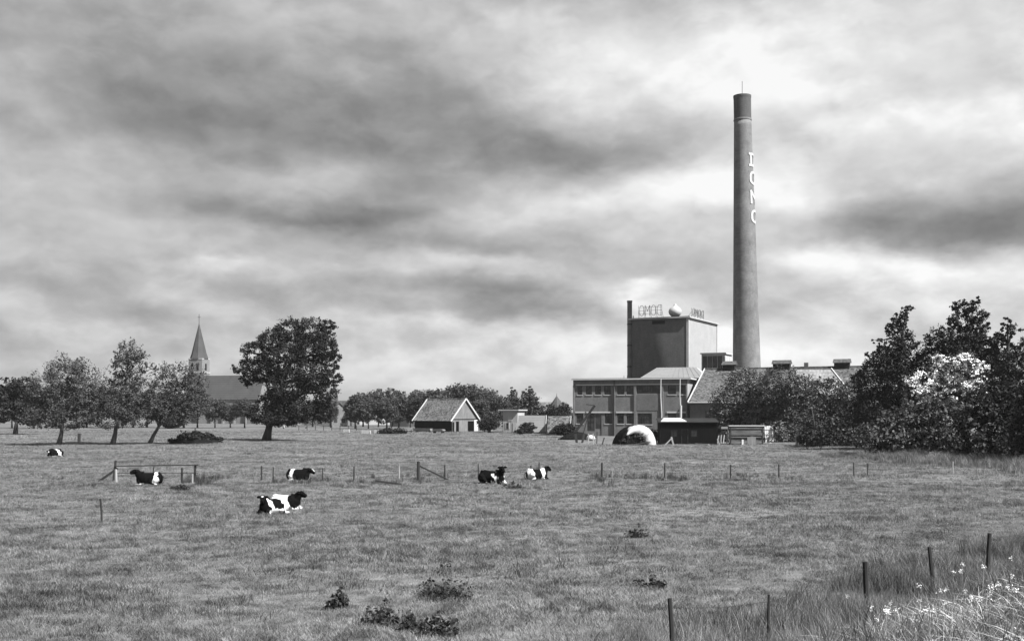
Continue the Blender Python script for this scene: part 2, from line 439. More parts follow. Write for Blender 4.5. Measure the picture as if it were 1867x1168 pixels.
# ------------------------------------------------------------------ buildings
def wall_holes(mb, x0, x1, z0, z1, holes, y=0.0, depth=0.22):
    xs = sorted({x0, x1, *[h[0] for h in holes], *[h[1] for h in holes]}); zs = sorted({z0, z1, *[h[2] for h in holes], *[h[3] for h in holes]})
    inh = lambda cx, cz: any(h[0] < cx < h[1] and h[2] < cz < h[3] for h in holes)
    for i in range(len(xs)-1):
        for j in range(len(zs)-1):
            if not inh((xs[i]+xs[i+1])/2, (zs[j]+zs[j+1])/2):
                mb.quad((xs[i],y,zs[j]),(xs[i+1],y,zs[j]),(xs[i+1],y,zs[j+1]),(xs[i],y,zs[j+1]))
    for (a, b, c, d) in holes:
        mb.quad((a,y,c),(a,y+depth,c),(a,y+depth,d),(a,y,d)); mb.quad((b,y,c),(b,y,d),(b,y+depth,d),(b,y+depth,c))
        mb.quad((a,y,d),(a,y+depth,d),(b,y+depth,d),(b,y,d)); mb.quad((a,y,c),(b,y,c),(b,y+depth,c),(a,y+depth,c))
def window(parent, x0, x1, z0, z1, cols=2, rows=2, y=0.0, depth=0.16, sill=True, fw=0.07, fmat=None, gmat=None):
    w = MB().quad((x0,y+depth,z0),(x1,y+depth,z0),(x1,y+depth,z1),(x0,y+depth,z1)).build('window', gmat or M_glass, parent, fix=False)
    f = MB(); ya, yb = y+depth-0.06, y+depth-0.005
    f.box(x0,x1,ya,yb,z0,z0+fw).box(x0,x1,ya,yb,z1-fw,z1).box(x0,x0+fw,ya+.002,yb,z0+fw,z1-fw).box(x1-fw,x1,ya+.002,yb,z0+fw,z1-fw)
    for i in range(1, cols):
        c = x0+(x1-x0)*i/cols; f.box(c-fw*.4,c+fw*.4,ya+.004,yb,z0+fw,z1-fw)
    for i in range(1, rows):
        c = z0+(z1-z0)*i/rows; f.box(x0+fw,x1-fw,ya+.008,yb,c-fw*.35,c+fw*.35)
    f.build('frame', fmat or M_iron, w)
    if sill: MB().box(x0-.1,x1+.1,y-.09,y+depth-.07,z0-.16,z0-.003).build('sill', M_slab, w)
    return w
def roof_courses(mb, eA, eB, rA, rB, course=0.34, lift=0.05, thick=0.12):
    """A sloping roof of lapped courses between the eave eA-eB and the ridge rA-rB."""
    eA, eB, rA, rB = map(Vector, (eA, eB, rA, rB))
    n = max(3, int((rA-eA).length/course)); nrm = (eB-eA).cross(rA-eA).normalized()
    if nrm.z < 0: nrm = -nrm
    prev = None
    for i in range(n):
        a0 = eA.lerp(rA, i/n); b0 = eB.lerp(rB, i/n); a1 = eA.lerp(rA, (i+1)/n); b1 = eB.lerp(rB, (i+1)/n)
        mb.quad(a0+nrm*lift, b0+nrm*lift, b1, a1)
        mb.quad(a0, b0, b0+nrm*lift, a0+nrm*lift)
    mb.quad(eA, rA, rA-nrm*thick, eA-nrm*thick); mb.quad(eB, eB-nrm*thick, rB-nrm*thick, rB)
    mb.quad(eA-nrm*thick, rA-nrm*thick, rB-nrm*thick, eB-nrm*thick); mb.quad(eA, eA-nrm*thick, eB-nrm*thick, eB)

# --- two-storey factory wing
A0 = P(1045, 795, 205); fac = thing('factory_wing', 'two-storey flat-roofed brick factory wing with white sills and window bands', 'factory', (A0.x, A0.y, 0), R(-18))
LX = lambda px: (px-1045)/208*21.3
LZ = lambda py: 4.5+(750-py)*0.101
up = [(1053,1062),(1069,1080),(1086,1097),(1103,1115),(1127,1140),(1144,1156),(1219,1233),(1239,1250)]
lo = [(1051,1064),(1104,1117),(1127,1139),(1144,1157),(1219,1233),(1239,1251)]
holes, wins = [], []
for a, b in up: holes.append((LX(a), LX(b), LZ(719), LZ(703))); wins.append((*holes[-1], 2, 2))
for a, b in lo: holes.append((LX(a), LX(b), LZ(772), LZ(753))); wins.append((*holes[-1], 2, 3))
band = (LX(1163), LX(1206), LZ(717), LZ(702)); holes.append(band)
bandl = (LX(1164), LX(1190), LZ(773), LZ(753)); holes.append(bandl)
door_h = (LX(1071), LX(1098), 0.0, LZ(753)); holes.append(door_h)
mb = MB(); W = 21.3; H = LZ(692); DEP = 13.0
wall_holes(mb, 0, W, 0, H, holes)
mb.quad((0,0,0),(0,0,H),(0,DEP,H),(0,DEP,0)); mb.quad((0,DEP,0),(0,DEP,H),(W,DEP,H),(W,DEP,0))
mb.build('wall', M_brick, fac, fix=False)
MB().box(W+.004,W+.06,.05,DEP,0,H).build('end_wall', M_whitewash, fac)
for w in wins: window(fac, *w[:4], cols=w[4], rows=w[5])
window(fac, *band, cols=9, rows=2, sill=False); window(fac, *bandl, cols=6, rows=2, sill=True)
dw = MB().box(LX(1085),LX(1098),.1,.16,0,LZ(753)-.02).build('door', M_board, fac); MB().box(LX(1096),LX(1097),.06,.1,1.0,1.15).build('handle', M_iron, dw)
MB().box(LX(1085)+.15,LX(1098)-.15,.09,.098,1.3,LZ(753)-.25).build('pane', M_glass, dw)
window(fac, LX(1071), LX(1085), .9, LZ(753), cols=2, rows=2, sill=False); MB().box(LX(1071),LX(1085)-.003,.05,.2,0,.9).build('apron', M_brick, fac)
for a, b in [(1049,1066),(1070,1118),(1125,1158),(1217,1252)]:
    MB().box(LX(a),LX(b),-.14,-.003,LZ(752.5),LZ(750)).build('lintel', M_white, fac)
MB().box(LX(1050),LX(1253)-.05,-.10,-.003,LZ(701.5),LZ(699.8)).build('string_band', M_white, fac)
for a in (1045.5, 1121, 1160, 1209, 1253):
    x = LX(a); MB().box(max(.004,x-.2),min(W-.004,x+.2),-.25,-.003,0,LZ(700)-.2).build('pilaster', M_brick, fac)
MB().box(LX(1163),LX(1206),-.05,-.003,LZ(748),LZ(719)).build('rendered_panel', M_brick_d, fac)
MB().box(-.25,W+.75,-.62,DEP+.3,H+.003,H+.24).build('roof_slab', M_white, fac)
MB().box(-.1,W+.6,-.45,DEP+.1,H+.243,H+.3).build('roof_felt', M_felt, fac)
MB().tube([(LX(1122),-.33,0.1),(LX(1122),-.33,H-.1)], .06, 6).build('downpipe', M_iron, fac)
for px in (1133, 1139): MB().tube([(LX(px), 3, H+.1),(LX(px), 3, H+.9)], .04, 5).build('vent_pipe', M_iron, fac)

# --- pale low-pitched hall behind the wing
B0 = P(1170, 790, 214); hall = thing('low_hall', 'hall with pale low-pitched sheet roof showing above the factory wing', 'hall', (B0.x, B0.y, 0), R(-18))
mb = MB().box(0, 12.2, 0, 18, 0, 10.9); mb.build('wall', M_brick, hall)
roof = MB()
for i in range(14):
    a = -.4+i*13.0/14; roof.box(a, a+.06, -.3, -.29, 0, .01) if False else None
roof.prism([(-.3,-.5,10.9),(1.4,8.5,13.25),(9.3,8.5,13.25),(12.6,-.5,10.9)], (0,0,0), (0,0,.12))
roof.build('roof', M_palesheet, hall)
for i in range(1, 12):
    t = i/12; MB().bar((-.3+12.9*t,-.5,11.05),(1.4+7.9*t,8.5,13.4), .05, .05).build('seam', M_palesheet, hall)
MB().prism([(9.35,8.5,13.26),(12.65,-.5,10.92),(12.65,10,10.92)], (0,0,0), (0,0,.1)).build('hip_end', M_white, hall)  # whiter than the roof: sunlit tone of this end put into the colour

# --- tall block
K0 = P(1255, 790, 228); ANG = R(-27)
blk = thing('drying_tower', 'tall windowless block with dark brick front and bright whitewashed side', 'tower', (K0.x, K0.y, 0), ANG)
BW, BL, BH = 12.8, 20.5, 24.0
MB().quad((-BW,0,0),(0,0,0),(0,0,BH),(-BW,0,BH)).quad((-BW,0,0),(-BW,0,BH),(-BW,BL,BH),(-BW,BL,0)).quad((-BW,BL,0),(-BW,BL,BH),(0,BL,BH),(0,BL,0)).build('wall', M_brick_d, blk, fix=False)
MB().box(.004,.06,.45,BL,0,BH-.003).build('white_side_wall', M_whitewash, blk)
MB().box(-.42,.10,-.07,.44,0,BH-.004).build('corner_pier', M_render, blk)
MB().box(-BW-.1,-BW+.3,-.06,-.003,0,BH-.004).build('corner_strip', M_brick, blk)
MB().box(.07,.2,BL-.35,BL-.02,0,BH-.004).build('edge_pier', M_render, blk)
MB().box(-BW-.35,.5,-.42,BL+.4,BH,BH+.28).build('roof_slab', M_slab, blk)
MB().box(-BW*.62,-BW*.40,-.07,-.005,BH-1.1,BH-.35).build('louvre', M_iron, blk)
MB().box(-BW-.1,.25,-.2,BL+.15,BH+.283,BH+.36).build('roof_felt', M_felt, blk)
# annex on its right
AN = P(1279, 790, 224); anx = thing('glazed_annex', 'small glazed annex with white flat roof against the whitewashed tower side', 'annex', (AN.x, AN.y, 0), ANG)
aw, al = 4.6, 6.0; az0, az1 = 11.0, 16.2
MB().box(0,aw,0,al,az0-3,az1).build('wall', M_render, anx)
for i in range(4):
    x = .2+i*(aw-.4)/4; w = MB().box(x+.05,x+(aw-.4)/4-.05,-.05,-.003,az0+1.8,az1-.4).build('window', M_glass, anx)
    MB().box(x-.02,x+.045,-.1,-.004,az0+1.4,az1-.3).build('frame', M_render, w)
MB().box(.1,aw-.1,-.06,-.003,az0-1,az0+1.5).build('spandrel', M_brick, anx)
for i in range(4): MB().box(aw+.003,aw+.06,.3+i*1.4,1.2+i*1.4,az0,az1-.5).build('panel', M_white, anx)
MB().box(-.2,aw+.3,-.3,al+.2,az1+.003,az1+.25).build('roof_slab', M_white, anx)
# thin stack
S0 = GX(1148, 234); stk = thing('thin_stack', 'thin dark steel stack rising along the left edge of the tall block', 'chimney', (S0.x, S0.y, 0))
zt = P(1148, 548, 234).z
MB().lathe([(.52,0),(.52,zt-.3),(.58,zt-.3),(.58,zt),(.40,zt),(.38,zt-1.0)], 20).build('flue', M_stack, stk, smooth=False)
for z in (14.0, 18.5, 23.0): MB().lathe([(.57,z),(.57,z+.18)], 20).build('collar', M_iron, stk)
MB().tube([(.8,0.1,0),(.8,0.1,zt-3.2)], .13, 8).build('drain_pipe', M_slab, stk)
for z in (13.0, 19.0): MB().box(.5,.9,.05,.15,z,z+.1).build('bracket', M_iron, stk)

# letters as strokes in a unit box (0..1 x 0..1.4)
def arc(cx, cy, rx, ry, a0, a1, n=10): return [(cx+rx*math.cos(R(a0+(a1-a0)*i/n)), cy+ry*math.sin(R(a0+(a1-a0)*i/n))) for i in range(n+1)]
STROKES = {
 'O': [arc(.5,.45,.42,.45,180,360,8)+arc(.5,.95,.42,.45,0,180,8)+[(.08,.45)]],
 'M': [[(.08,0),(.08,1.4),(.5,.6),(.92,1.4),(.92,0)]],
 'D': [[(.2,0),(.2,1.4)], [(.05,1.4),(.5,1.4)]+arc(.5,.95,.42,.45,90,0,6)+arc(.5,.45,.42,.45,0,-90,6)+[(.05,0)]],
}
def sign(name, label, root_loc, rz, n_w, hgt, flip, group):
    t = thing(name, label, 'sign', root_loc, rz, group)
    s = hgt/1.4; step = n_w/4
    word = 'DOMO'
    for k, ch in enumerate(word):
        m = MB()
        for st in STROKES[ch]:
            for (a, b) in zip(st[:-1], st[1:]):
                xa, xb = a[0]*step*.82+k*step, b[0]*step*.82+k*step
                if flip: xa, xb = n_w-xa, n_w-xb
                m.bar((xa,0,.55+a[1]*s),(xb,0,.55+b[1]*s), .07, .09)
        m.build('letter', M_signbar, t)
    f = MB()
    for z in (.55+hgt*.18, .55+hgt*.5, .55+hgt*.82): f.bar((0,.12,z),(n_w,.12,z),.05)
    for i in range(5): f.bar((i*step*.99+.02,.12,0),(i*step*.99+.02,.12,.55+hgt),.05); f.bar((i*step*.99+.02,.12,.5+hgt*.5),(i*step*.99+.02,1.2,0),.05)
    f.build('frame', M_signbar, t); return t
rot = Matrix.Rotation(ANG, 4, 'Z')
def on_block(lx, ly, z): return Vector((K0.x, K0.y, 0)) + rot @ Vector((lx, ly, z))
sign('rooftop_sign', 'openwork rooftop letters seen from behind beside the thin steel stack', on_block(-11.6, 1.5, BH+.36), ANG, 5.3, 2.2, True, 'rooftop letter signs')
sign('rooftop_sign', 'openwork rooftop letters seen from behind above the whitewashed tower side', on_block(-.8, 5.0, BH+.36), ANG+R(90), 8.5, 1.6, True, 'rooftop letter signs')
on = thing('onion_finial', 'pale onion-shaped bulb with a narrow neck on the tall block roof', 'finial', on_block(-3.6, 2.2, BH+.36))
MB().lathe([(.5,0),(.55,.12),(.9,.3),(1.25,.7),(1.4,1.15),(1.33,1.55),(1.05,1.95),(.7,2.2),(.42,2.42),(.3,2.6),(.27,2.8),(.12,2.85)], 28).build('bulb', M_slab, on, smooth=True)
MB().lathe([(.62,-.02),(.62,.10)], 20).build('base_ring', M_iron, on)

# --- chimney
CHD = 217.35; CHX = (1363.5-933.5)/FPX*CHD
C0 = Vector((CHX, CHD, 0)); chm = thing('factory_chimney', 'very tall tapering brick factory chimney with sooty top and white letters', 'chimney', C0)
zb, ztop = 0.0, 4.5+(750-175)*CHD/2000
def crad(z): return 3.05 - (3.05-1.60)*(min(max(z,0),ztop)/ztop)**0.92
lean = (-1.0/60, 0)
zs = np.linspace(0, ztop-5.0, 60)
MB().lathe([(crad(z), z) for z in zs], 48, lean=lean).build('shaft', M_chim, chm, smooth=True)
z1 = ztop-5.0
MB().lathe([(crad(z1)+.02, z1),(crad(z1)+.08, z1+.05),(crad(z1)+.08, z1+.30),(crad(z1)+.03, z1+.38)], 48, lean=lean).build('ring_band', M_chim, chm)
MB().lathe([(crad(z1), z1+.39),(crad(z1)+.01, ztop-.7),(crad(z1)+.0, ztop-.69),(crad(z1)+.06, ztop-.3),(crad(z1)+.06, ztop),(1.2, ztop),(1.15, ztop-1.5)], 48, lean=lean).build('sooty_top', M_chim_top, chm)
MB().tube([(lean[0]*ztop,0,ztop-.4),(lean[0]*ztop,0,ztop+2.9)], .05, 5).build('lightning_rod', M_iron, chm)
def wrapped_letter(ch, zc, hgt, wid, a_mid):
    m = MB(); s = hgt/1.4
    for st in STROKES[ch]:
        pts = []
        for (a, b) in zip(st[:-1], st[1:]):
            n = max(1, int(math.hypot(b[0]-a[0], b[1]-a[1])/.15))
            pts += [(a[0]+(b[0]-a[0])*i/n, a[1]+(b[1]-a[1])*i/n) for i in range(n)]
        pts.append(st[-1])
        for (a, b) in zip(pts[:-1], pts[1:]):
            q = []
            for p in (a, b):
                z = zc+(p[1]-.7)*s; r = crad(z)+.03; th = a_mid+(p[0]-.5)*wid/r
                q.append(Vector((lean[0]*z+r*math.cos(th), r*math.sin(th), z)))
            d = (q[1]-q[0]).normalized(); mid = (q[0]+q[1])/2; m.bar(q[0]-d*.12, q[1]+d*.12, .40 if abs(d.z) < .5 else .09, .09 if abs(d.z) < .5 else .40) if False else None
            nrm = Vector((math.cos(math.atan2(mid.y, mid.x-lean[0]*mid.z)), math.sin(math.atan2(mid.y, mid.x-lean[0]*mid.z)), 0))
            side = nrm.cross(d).normalized()*.24; a0, b0 = q[0]-d*.2, q[1]+d*.2
            m.prism([a0-side, a0+side, b0+side, b0-side], (0,0,0), nrm*.06)
    return m.build('letter', M_white, chm)
for ch, py in zip('DOMO', (294, 327, 362, 397)):
    zc = 4.5+(750-py)*CHD/2000; wrapped_letter(ch, zc, 2.25, 2.4, R(-90+60))

# --- long tiled building
T0 = P(1255, 790, 195); TA = R(-25)
lng = thing('tiled_works_building', 'long works building with weathered tile roof and ridge ventilators behind the bushes', 'building', (T0.x, T0.y, 0), TA)
TL, TR_, TE, TZ = 34.0, 11.4, 6.1, 12.4
MB().box(.2,TL-.2,.4,TR_+4.5,0,TE-.1).build('wall', M_brick_d, lng)
MB().prism([(.25,.4,TE-.1),(.25,TR_,TZ-.25),(.25,TR_+4.5,TE+2.5),(.25,TR_+4.5,TE-.1)], (0,0,0), (.25,0,0)).build('gable_wall', M_whitewash, lng)
mb = MB(); roof_courses(mb, (0,0,TE),(TL,0,TE),(0,TR_,TZ),(TL,TR_,TZ)); roof_courses(mb, (0,TR_+4.8,TE+3.2),(TL,TR_+4.8,TE+3.2),(0,TR_+.003,TZ),(TL,TR_+.003,TZ)); mb.build('roof', M_tile, lng)
MB().bar((-.09,-.1,TE+.02),(-.09,TR_,TZ+.1), .14, .3).build('bargeboard', M_white, lng)
MB().tube([(0,TR_,TZ+.06),(TL,TR_,TZ+.06)], .16, 8).build('ridge_tiles', M_tile_d, lng)
MB().tube([(0,-.12,TE-.02),(TL,-.12,TE-.02)], .1, 8).build('gutter', M_slab, lng)
for lx, w in ((4.6, 2.6), (14.2, 3.4), (24.8, 3.0)):
    v = MB().box(lx-w/2+.2,lx+w/2-.2,TR_-.7,TR_+.7,TZ-.5,TZ+.75).build('ridge_vent', M_iron, lng)
    MB().prism([(lx-w/2,TR_-1.0,TZ+.75),(lx-w/2,TR_+1.0,TZ+.75),(lx-w/2,TR_,TZ+1.45)], (0,0,0), (w,0,0)).build('cap', M_tile_d, v)
MB().box(18.2,18.9,TR_-.3,TR_+.3,TZ-.4,TZ+.9).build('flue', M_brick_d, lng)
for i in range(6):
    w = MB().box(3+i*5,4.6+i*5,.33,.395,2.0,4.6).build('window', M_glass, lng); MB().box(2.9+i*5,4.7+i*5,.25,.39,1.85,1.98).build('sill', M_slab, w)
# hipped outbuilding in front of it
Hh = P(1427, 790, 176); hip = thing('hipped_outbuilding', 'outbuilding with pale hipped tile roof above the leafy bushes', 'building', (Hh.x, Hh.y, 0), R(-6))
HL = 11.2; ze = 6.6; zr = 4.5+(750-673)*.0905
MB().box(.3,HL-.3,.3,7.7,0,ze-.05).build('wall', M_brick_d, hip)
mb = MB(); roof_courses(mb, (0,0,ze),(HL,0,ze),(2.9,4,zr),(HL-2.9,4,zr)); mb.build('front_roof', M_tile_l, hip)  # front slope pale, hip ends dark: face light and shade put into tile colour
mb = MB(); roof_courses(mb, (HL,0,ze),(HL,8,ze),(HL-2.9,4,zr),(HL-2.89,4.01,zr)); mb.build('hip_end', M_tile_d, hip)
mb = MB(); roof_courses(mb, (0,8,ze),(0,0,ze),(2.9,4.01,zr),(2.89,4,zr)); mb.build('hip_end', M_tile_d, hip)
MB().bar((HL,0,ze+.1),(HL-2.9,4,zr+.1), .22, .18).build('hip_ridge', M_slab, hip)
MB().bar((2.9,4,zr+.08),(HL-2.9,4,zr+.08), .22, .18).build('ridge_tiles', M_tile_d, hip)

# --- barn
BD = 243.0; N0 = GX(823, BD); barn = thing('tiled_barn', 'small barn with tiled roof, white bargeboards and boarded gable', 'barn', (N0.x, N0.y, 0), R(-40))
bL, bW, be, br = 11.9, 9.3, 2.75, 7.3
MB().box(-bL+.2,-.2,.35,.5,0,be+.2).box(-bL+.2,-bL+.35,.5,bW-.3,0,be+.2).build('wall', M_board_d, barn)  # near-black long wall: shade of the eave put into the board colour
holes = [(.55,1.15,0,2.2),(1.7,2.7,0,2.3),(5.6,7.7,0,2.35)]
# gable faces local +X: build it in a turned child frame
gb = MB(); wall_holes(gb, .35, bW-.35, 0, be, holes, y=0.0, depth=.12)
gb.v = [(-.2 - v[1], v[0], v[2]) for v in gb.v]; gb.build('gable_lower_wall', M_board, barn, fix=False)
MB().prism([(-.2,.35,be),(-.2,bW-.35,be),(-.2,bW/2,br-.25)], (0,0,0), (-.15,0,0)).build('gable_boards', M_board, barn)
for (a, b, c, d) in holes: MB().box(-.5,-.33,a,b,c,d).build('doorway', M_void, barn)  # dark boxes stand for the shade inside the doorways
MB().box(-.19,-.12,7.75,bW-.3,.1,be-.1).build('white_panel', M_board_w, barn)  # whiter panel at the lower right of the gable
MB().box(-.19,-.13,.3,bW-.3,be-.05,be+.12).build('gable_rail', M_board_d, barn)
mb = MB(); roof_courses(mb, (-bL,-.25,be-.3),(.15,-.25,be-.3),(-bL,bW/2,br),(.15,bW/2,br)); roof_courses(mb, (.15,bW+.25,be-.3),(-bL,bW+.25,be-.3),(.15,bW/2+.003,br),(-bL,bW/2+.003,br)); mb.build('roof', M_tile, barn)
for xx in (.2, -bL-.05):
    MB().bar((xx,-.35,be-.38),(xx,bW/2,br+.1), .1, .34).build('bargeboard', M_white, barn); MB().bar((xx,bW+.35,be-.38),(xx,bW/2+.02,br+.1), .1, .34).build('bargeboard', M_white, barn)
MB().tube([(-bL,bW/2,br+.05),(.15,bW/2,br+.05)], .14, 8).build('ridge_tiles', M_tile, barn)

# --- flat-roofed hut and low sheds right of the barn
F0 = GX(917, 236); hut = thing('flat_roofed_hut', 'flat-roofed hut with pale door between the barn and the low shed', 'hut', (F0.x, F0.y, 0), R(-22))
MB().quad((0,0,0),(3.4,0,0),(3.4,0,4.7),(0,0,4.7)).quad((3.4,0,0),(3.4,4,0),(3.4,4,4.7),(3.4,0,4.7)).build('front_wall', M_render, hut, fix=False)
MB().box(-.06,-.003,0.02,4.5,0,4.7).build('side_wall', M_board_d, hut)
MB().box(-.9,3.8,-.5,4.8,4.703,4.95).build('roof_slab', M_slab, hut)
d_ = MB().box(2.3,3.1,-.07,-.003,0,2.1).build('door', M_white, hut); MB().box(2.95,3.02,-.12,-.07,.95,1.05).build('handle', M_iron, d_)
w_ = MB().box(.75,1.35,-.06,-.003,.9,2.1).build('window', M_glass, hut); MB().box(.62,.745,-.08,-.004,.8,2.2).box(1.355,1.48,-.08,-.004,.8,2.2).build('frame', M_white, w_)
MB().box(1.2,2.1,-.06,-.003,2.5,3.3).build('notice_board', M_white, hut)
def lowshed(label, px0, px1, D, ytop, rz, mroof, mend, depth=4.0, g=None):
    p = GX(px0, D); L = (px1-px0)/FPX*D/math.cos(rz); z = 4.5-(ytop-750)/FPX*D
    t = thing('low_shed', label, 'shed', (p.x, p.y, 0), rz, g)
    MB().box(0,L,1.4,1.4+depth,0,z-.15).build('wall', M_board_d, t)
    mb = MB(); roof_courses(mb, (-.2,0,.25),(L+.1,0,.25),(-.2,1.4,z),(L+.1,1.4,z), course=.5, lift=.02); roof_courses(mb, (-.2,2.8+depth,.6),(L+.1,2.8+depth,.6),(-.2,1.403,z),(L+.1,1.403,z), course=.8, lift=.02); mb.build('roof', mroof, t)
    MB().bar((L+.14,-.1,.25),(L+.14,1.4,z), .1, .35).build('edge_board', mend, t); return t
lowshed('low shed with a broad pale sloping side between hut and factory', 945, 993, 228, 757, R(-10), M_palesheet, M_white, g='low sheds')
lowshed('darker low shed directly left of the factory wing', 999, 1038, 222, 758, R(-10), M_tile, M_white, g='low sheds')

# --- church
CD = 420.0; H0 = GX(363, CD); ch = thing('village_church', 'distant village church with slender spire behind the left trees', 'church', (H0.x, H0.y, 0), R(-14))
tw = 2.85
zsp, ztip = 24.4, 38.3
MB().box(-tw,tw,-tw,tw,0,zsp).build('tower', M_church, ch)
MB().box(-tw-.15,tw+.15,-tw-.15,tw+.15,zsp-5.2,zsp-4.8).build('string_course', M_render, ch)
MB().box(-tw-.1,tw+.1,-tw-.1,tw+.1,zsp+.003,zsp+.35).build('cornice', M_render, ch)
for dx in (-1.2, 1.0):  # openings are flat dark panels, their inner shade given as colour
    o_ = MB(); o_.prism([(dx-.45,-tw-.06,zsp-4.2),(dx+.45,-tw-.06,zsp-4.2),(dx+.45,-tw-.06,zsp-1.9)]+[(dx+.45*math.cos(R(a)),-tw-.06,zsp-1.9+.6*math.sin(R(a))) for a in (30,60,90,120,150)]+[(dx-.45,-tw-.06,zsp-1.9)], (0,0,0), (0,.05,0)); o_.build('belfry_opening', M_void, ch)
o_ = MB().box(tw+.01,tw+.06,-.5,.5,zsp-4.2,zsp-1.6).build('belfry_opening', M_void, ch)
sp = MB(); k = 8
ring = lambda r, z, off=22.5: [Vector((r*math.cos(R(off+360*i/k)), r*math.sin(R(off+360*i/k)), z)) for i in range(k)]
rs = [ring(tw*1.22, zsp+.35), ring(tw*.98, zsp+2.4), ring(.06, ztip)]
for a, b in zip(rs[:-1], rs[1:]):
    for i in range(k): sp.quad(a[i], a[(i+1)%k], b[(i+1)%k], b[i])
spo = sp.build('spire', M_slate, ch)
MB().tube([(0,0,ztip-.3),(0,0,ztip+3.4)], .09, 5).tube([(-.6,0,ztip+2.3),(.6,0,ztip+2.3)], .07, 5).build('cross', M_iron, spo)
MB().tube([(0,0,ztip+.3),(0,0,ztip+.75)], [.05,.05], 5).build('rod', M_iron, spo)
nl, nw = 27.0, 9.0; nz0, nz1 = 9.0, 18.2
MB().box(tw-.5,nl,-nw/2,nw/2,0,nz0).build('nave_wall', M_church, ch)
mb = MB(); roof_courses(mb, (tw+.05,-nw/2-.4,nz0),(nl+.4,-nw/2-.4,nz0),(tw+.05,0,nz1),(nl+.4,0,nz1), course=.9, lift=.04); roof_courses(mb, (tw+.05,nw/2+.4,nz0),(nl+.4,nw/2+.4,nz0),(tw+.05,.003,nz1),(nl+.4,.003,nz1), course=.9, lift=.04); mb.build('nave_roof', M_slate, ch)
MB().prism([(nl,-nw/2,nz0),(nl,nw/2,nz0),(nl,0,nz1-.3)], (0,0,0), (-.3,0,0)).build('nave_gable', M_church, ch)
for i in range(5):
    dx = 6+i*4.6
    MB().prism([(dx-.75,-nw/2-.05,2.6),(dx+.75,-nw/2-.05,2.6),(dx+.75,-nw/2-.05,6.2)]+[(dx+.75*math.cos(R(a)),-nw/2-.05,6.2+1.1*math.sin(R(a))) for a in (30,60,90,120,150)]+[(dx-.75,-nw/2-.05,6.2)], (0,0,0), (0,.04,0)).build('window', M_glass, ch)
    MB().prism([(dx+1.9,-nw/2-1.0,0),(dx+2.6,-nw/2-1.0,0),(dx+2.6,-nw/2-.6,7.6),(dx+1.9,-nw/2-.6,7.6)], (0,0,0), (0,.9,0)).build('buttress', M_church, ch)

# --- village houses in the distance
def house(label, px, D, w, dep, ze_, zr_, rz, mw, mr, gable_front=False, nwin=2, chim=True):
    p = GX(px, D); t = thing('village_house', label, 'house', (p.x, p.y, 0), R(rz), 'village houses in the distance')
    MB().box(-w/2,w/2,0,dep,0,ze_).build('wall', mw, t); mb = MB()
    if gable_front:
        MB().prism([(-w/2,0,ze_),(w/2,0,ze_),(w*.32,0,ze_+(zr_-ze_)*.62),(0,0,zr_),(-w*.32,0,ze_+(zr_-ze_)*.62)], (0,0,0), (0,.25,0)).build('gable', mw, t)
        q = [(-w/2-.3,ze_-.2),(-w*.33,ze_+(zr_-ze_)*.64),(0,zr_+.1),(w*.33,ze_+(zr_-ze_)*.64),(w/2+.3,ze_-.2)]
        for a, b in zip(q[:-1], q[1:]): mb.prism([(a[0],-.3,a[1]),(b[0],-.3,b[1]),(b[0],-.3,b[1]+.2),(a[0],-.3,a[1]+.2)], (0,0,0), (0,dep+.6,0))
    else:
        MB().prism([(w/2,0,ze_),(w/2,dep,ze_),(w/2,dep/2,zr_-.2)], (0,0,0), (-.25,0,0)).prism([(-w/2,0,ze_),(-w/2,dep,ze_),(-w/2,dep/2,zr_-.2)], (0,0,0), (.25,0,0)).build('gable', mw, t)
        roof_courses(mb, (-w/2-.3,-.4,ze_-.2),(w/2+.3,-.4,ze_-.2),(-w/2-.3,dep/2,zr_),(w/2+.3,dep/2,zr_), course=.6); roof_courses(mb, (-w/2-.3,dep+.4,ze_-.2),(w/2+.3,dep+.4,ze_-.2),(-w/2-.3,dep/2+.003,zr_),(w/2+.3,dep/2+.003,zr_), course=.6)
    rf = mb.build('roof', mr, t)
    if chim: MB().box(w*.22,w*.22+.8,dep/2-.4,dep/2+.4,zr_-.8,zr_+1.2).build('chimney', M_brick_d, rf)
    for i in range(nwin):
        x = -w/2+w*(i+.5)/nwin; ww = MB().box(x-.5,x+.5,-.06,-.004,1.0,2.5).build('window', M_glass, t); MB().box(x-.6,x+.6,-.12,-.004,.85,.995).build('sill', M_white, ww)
    return t
house('white gambrel-gabled house just right of the big dark tree', 619, 330, 4.6, 9, 3.2, 7.0, 14, M_church, M_tile_d, True, chim=False)
house('low house with dark roof half hidden behind the big tree', 588, 345, 12, 9, 3.4, 8.0, -10, M_brick, M_tile_d)
house('distant house with tall chimney and grey roof above the small trees', 690, 380, 13, 9, 5.0, 10.3, 10, M_render, M_tile)
house('distant house with light tiled roof just left of the barn', 733, 330, 9, 8, 4.5, 10.0, -30, M_render, M_tile_l)
house('distant house with broad roof between poplars and factory', 1000, 420, 15, 10, 4.0, 8.2, 6, M_brick, M_tile)
tr_ = GX(1015, 400); tur = thing('pointed_turret', 'small pointed pavilion roof rising above the far roofs', 'turret', (tr_.x, tr_.y, 0))
MB().box(-2,2,-2,2,0,6.0).build('wall', M_brick, tur)
MB().lathe([(3.0,6.0),(1.6,8.0),(.1,10.2),(.05,11.2)], 8).build('roof', M_slate, tur)

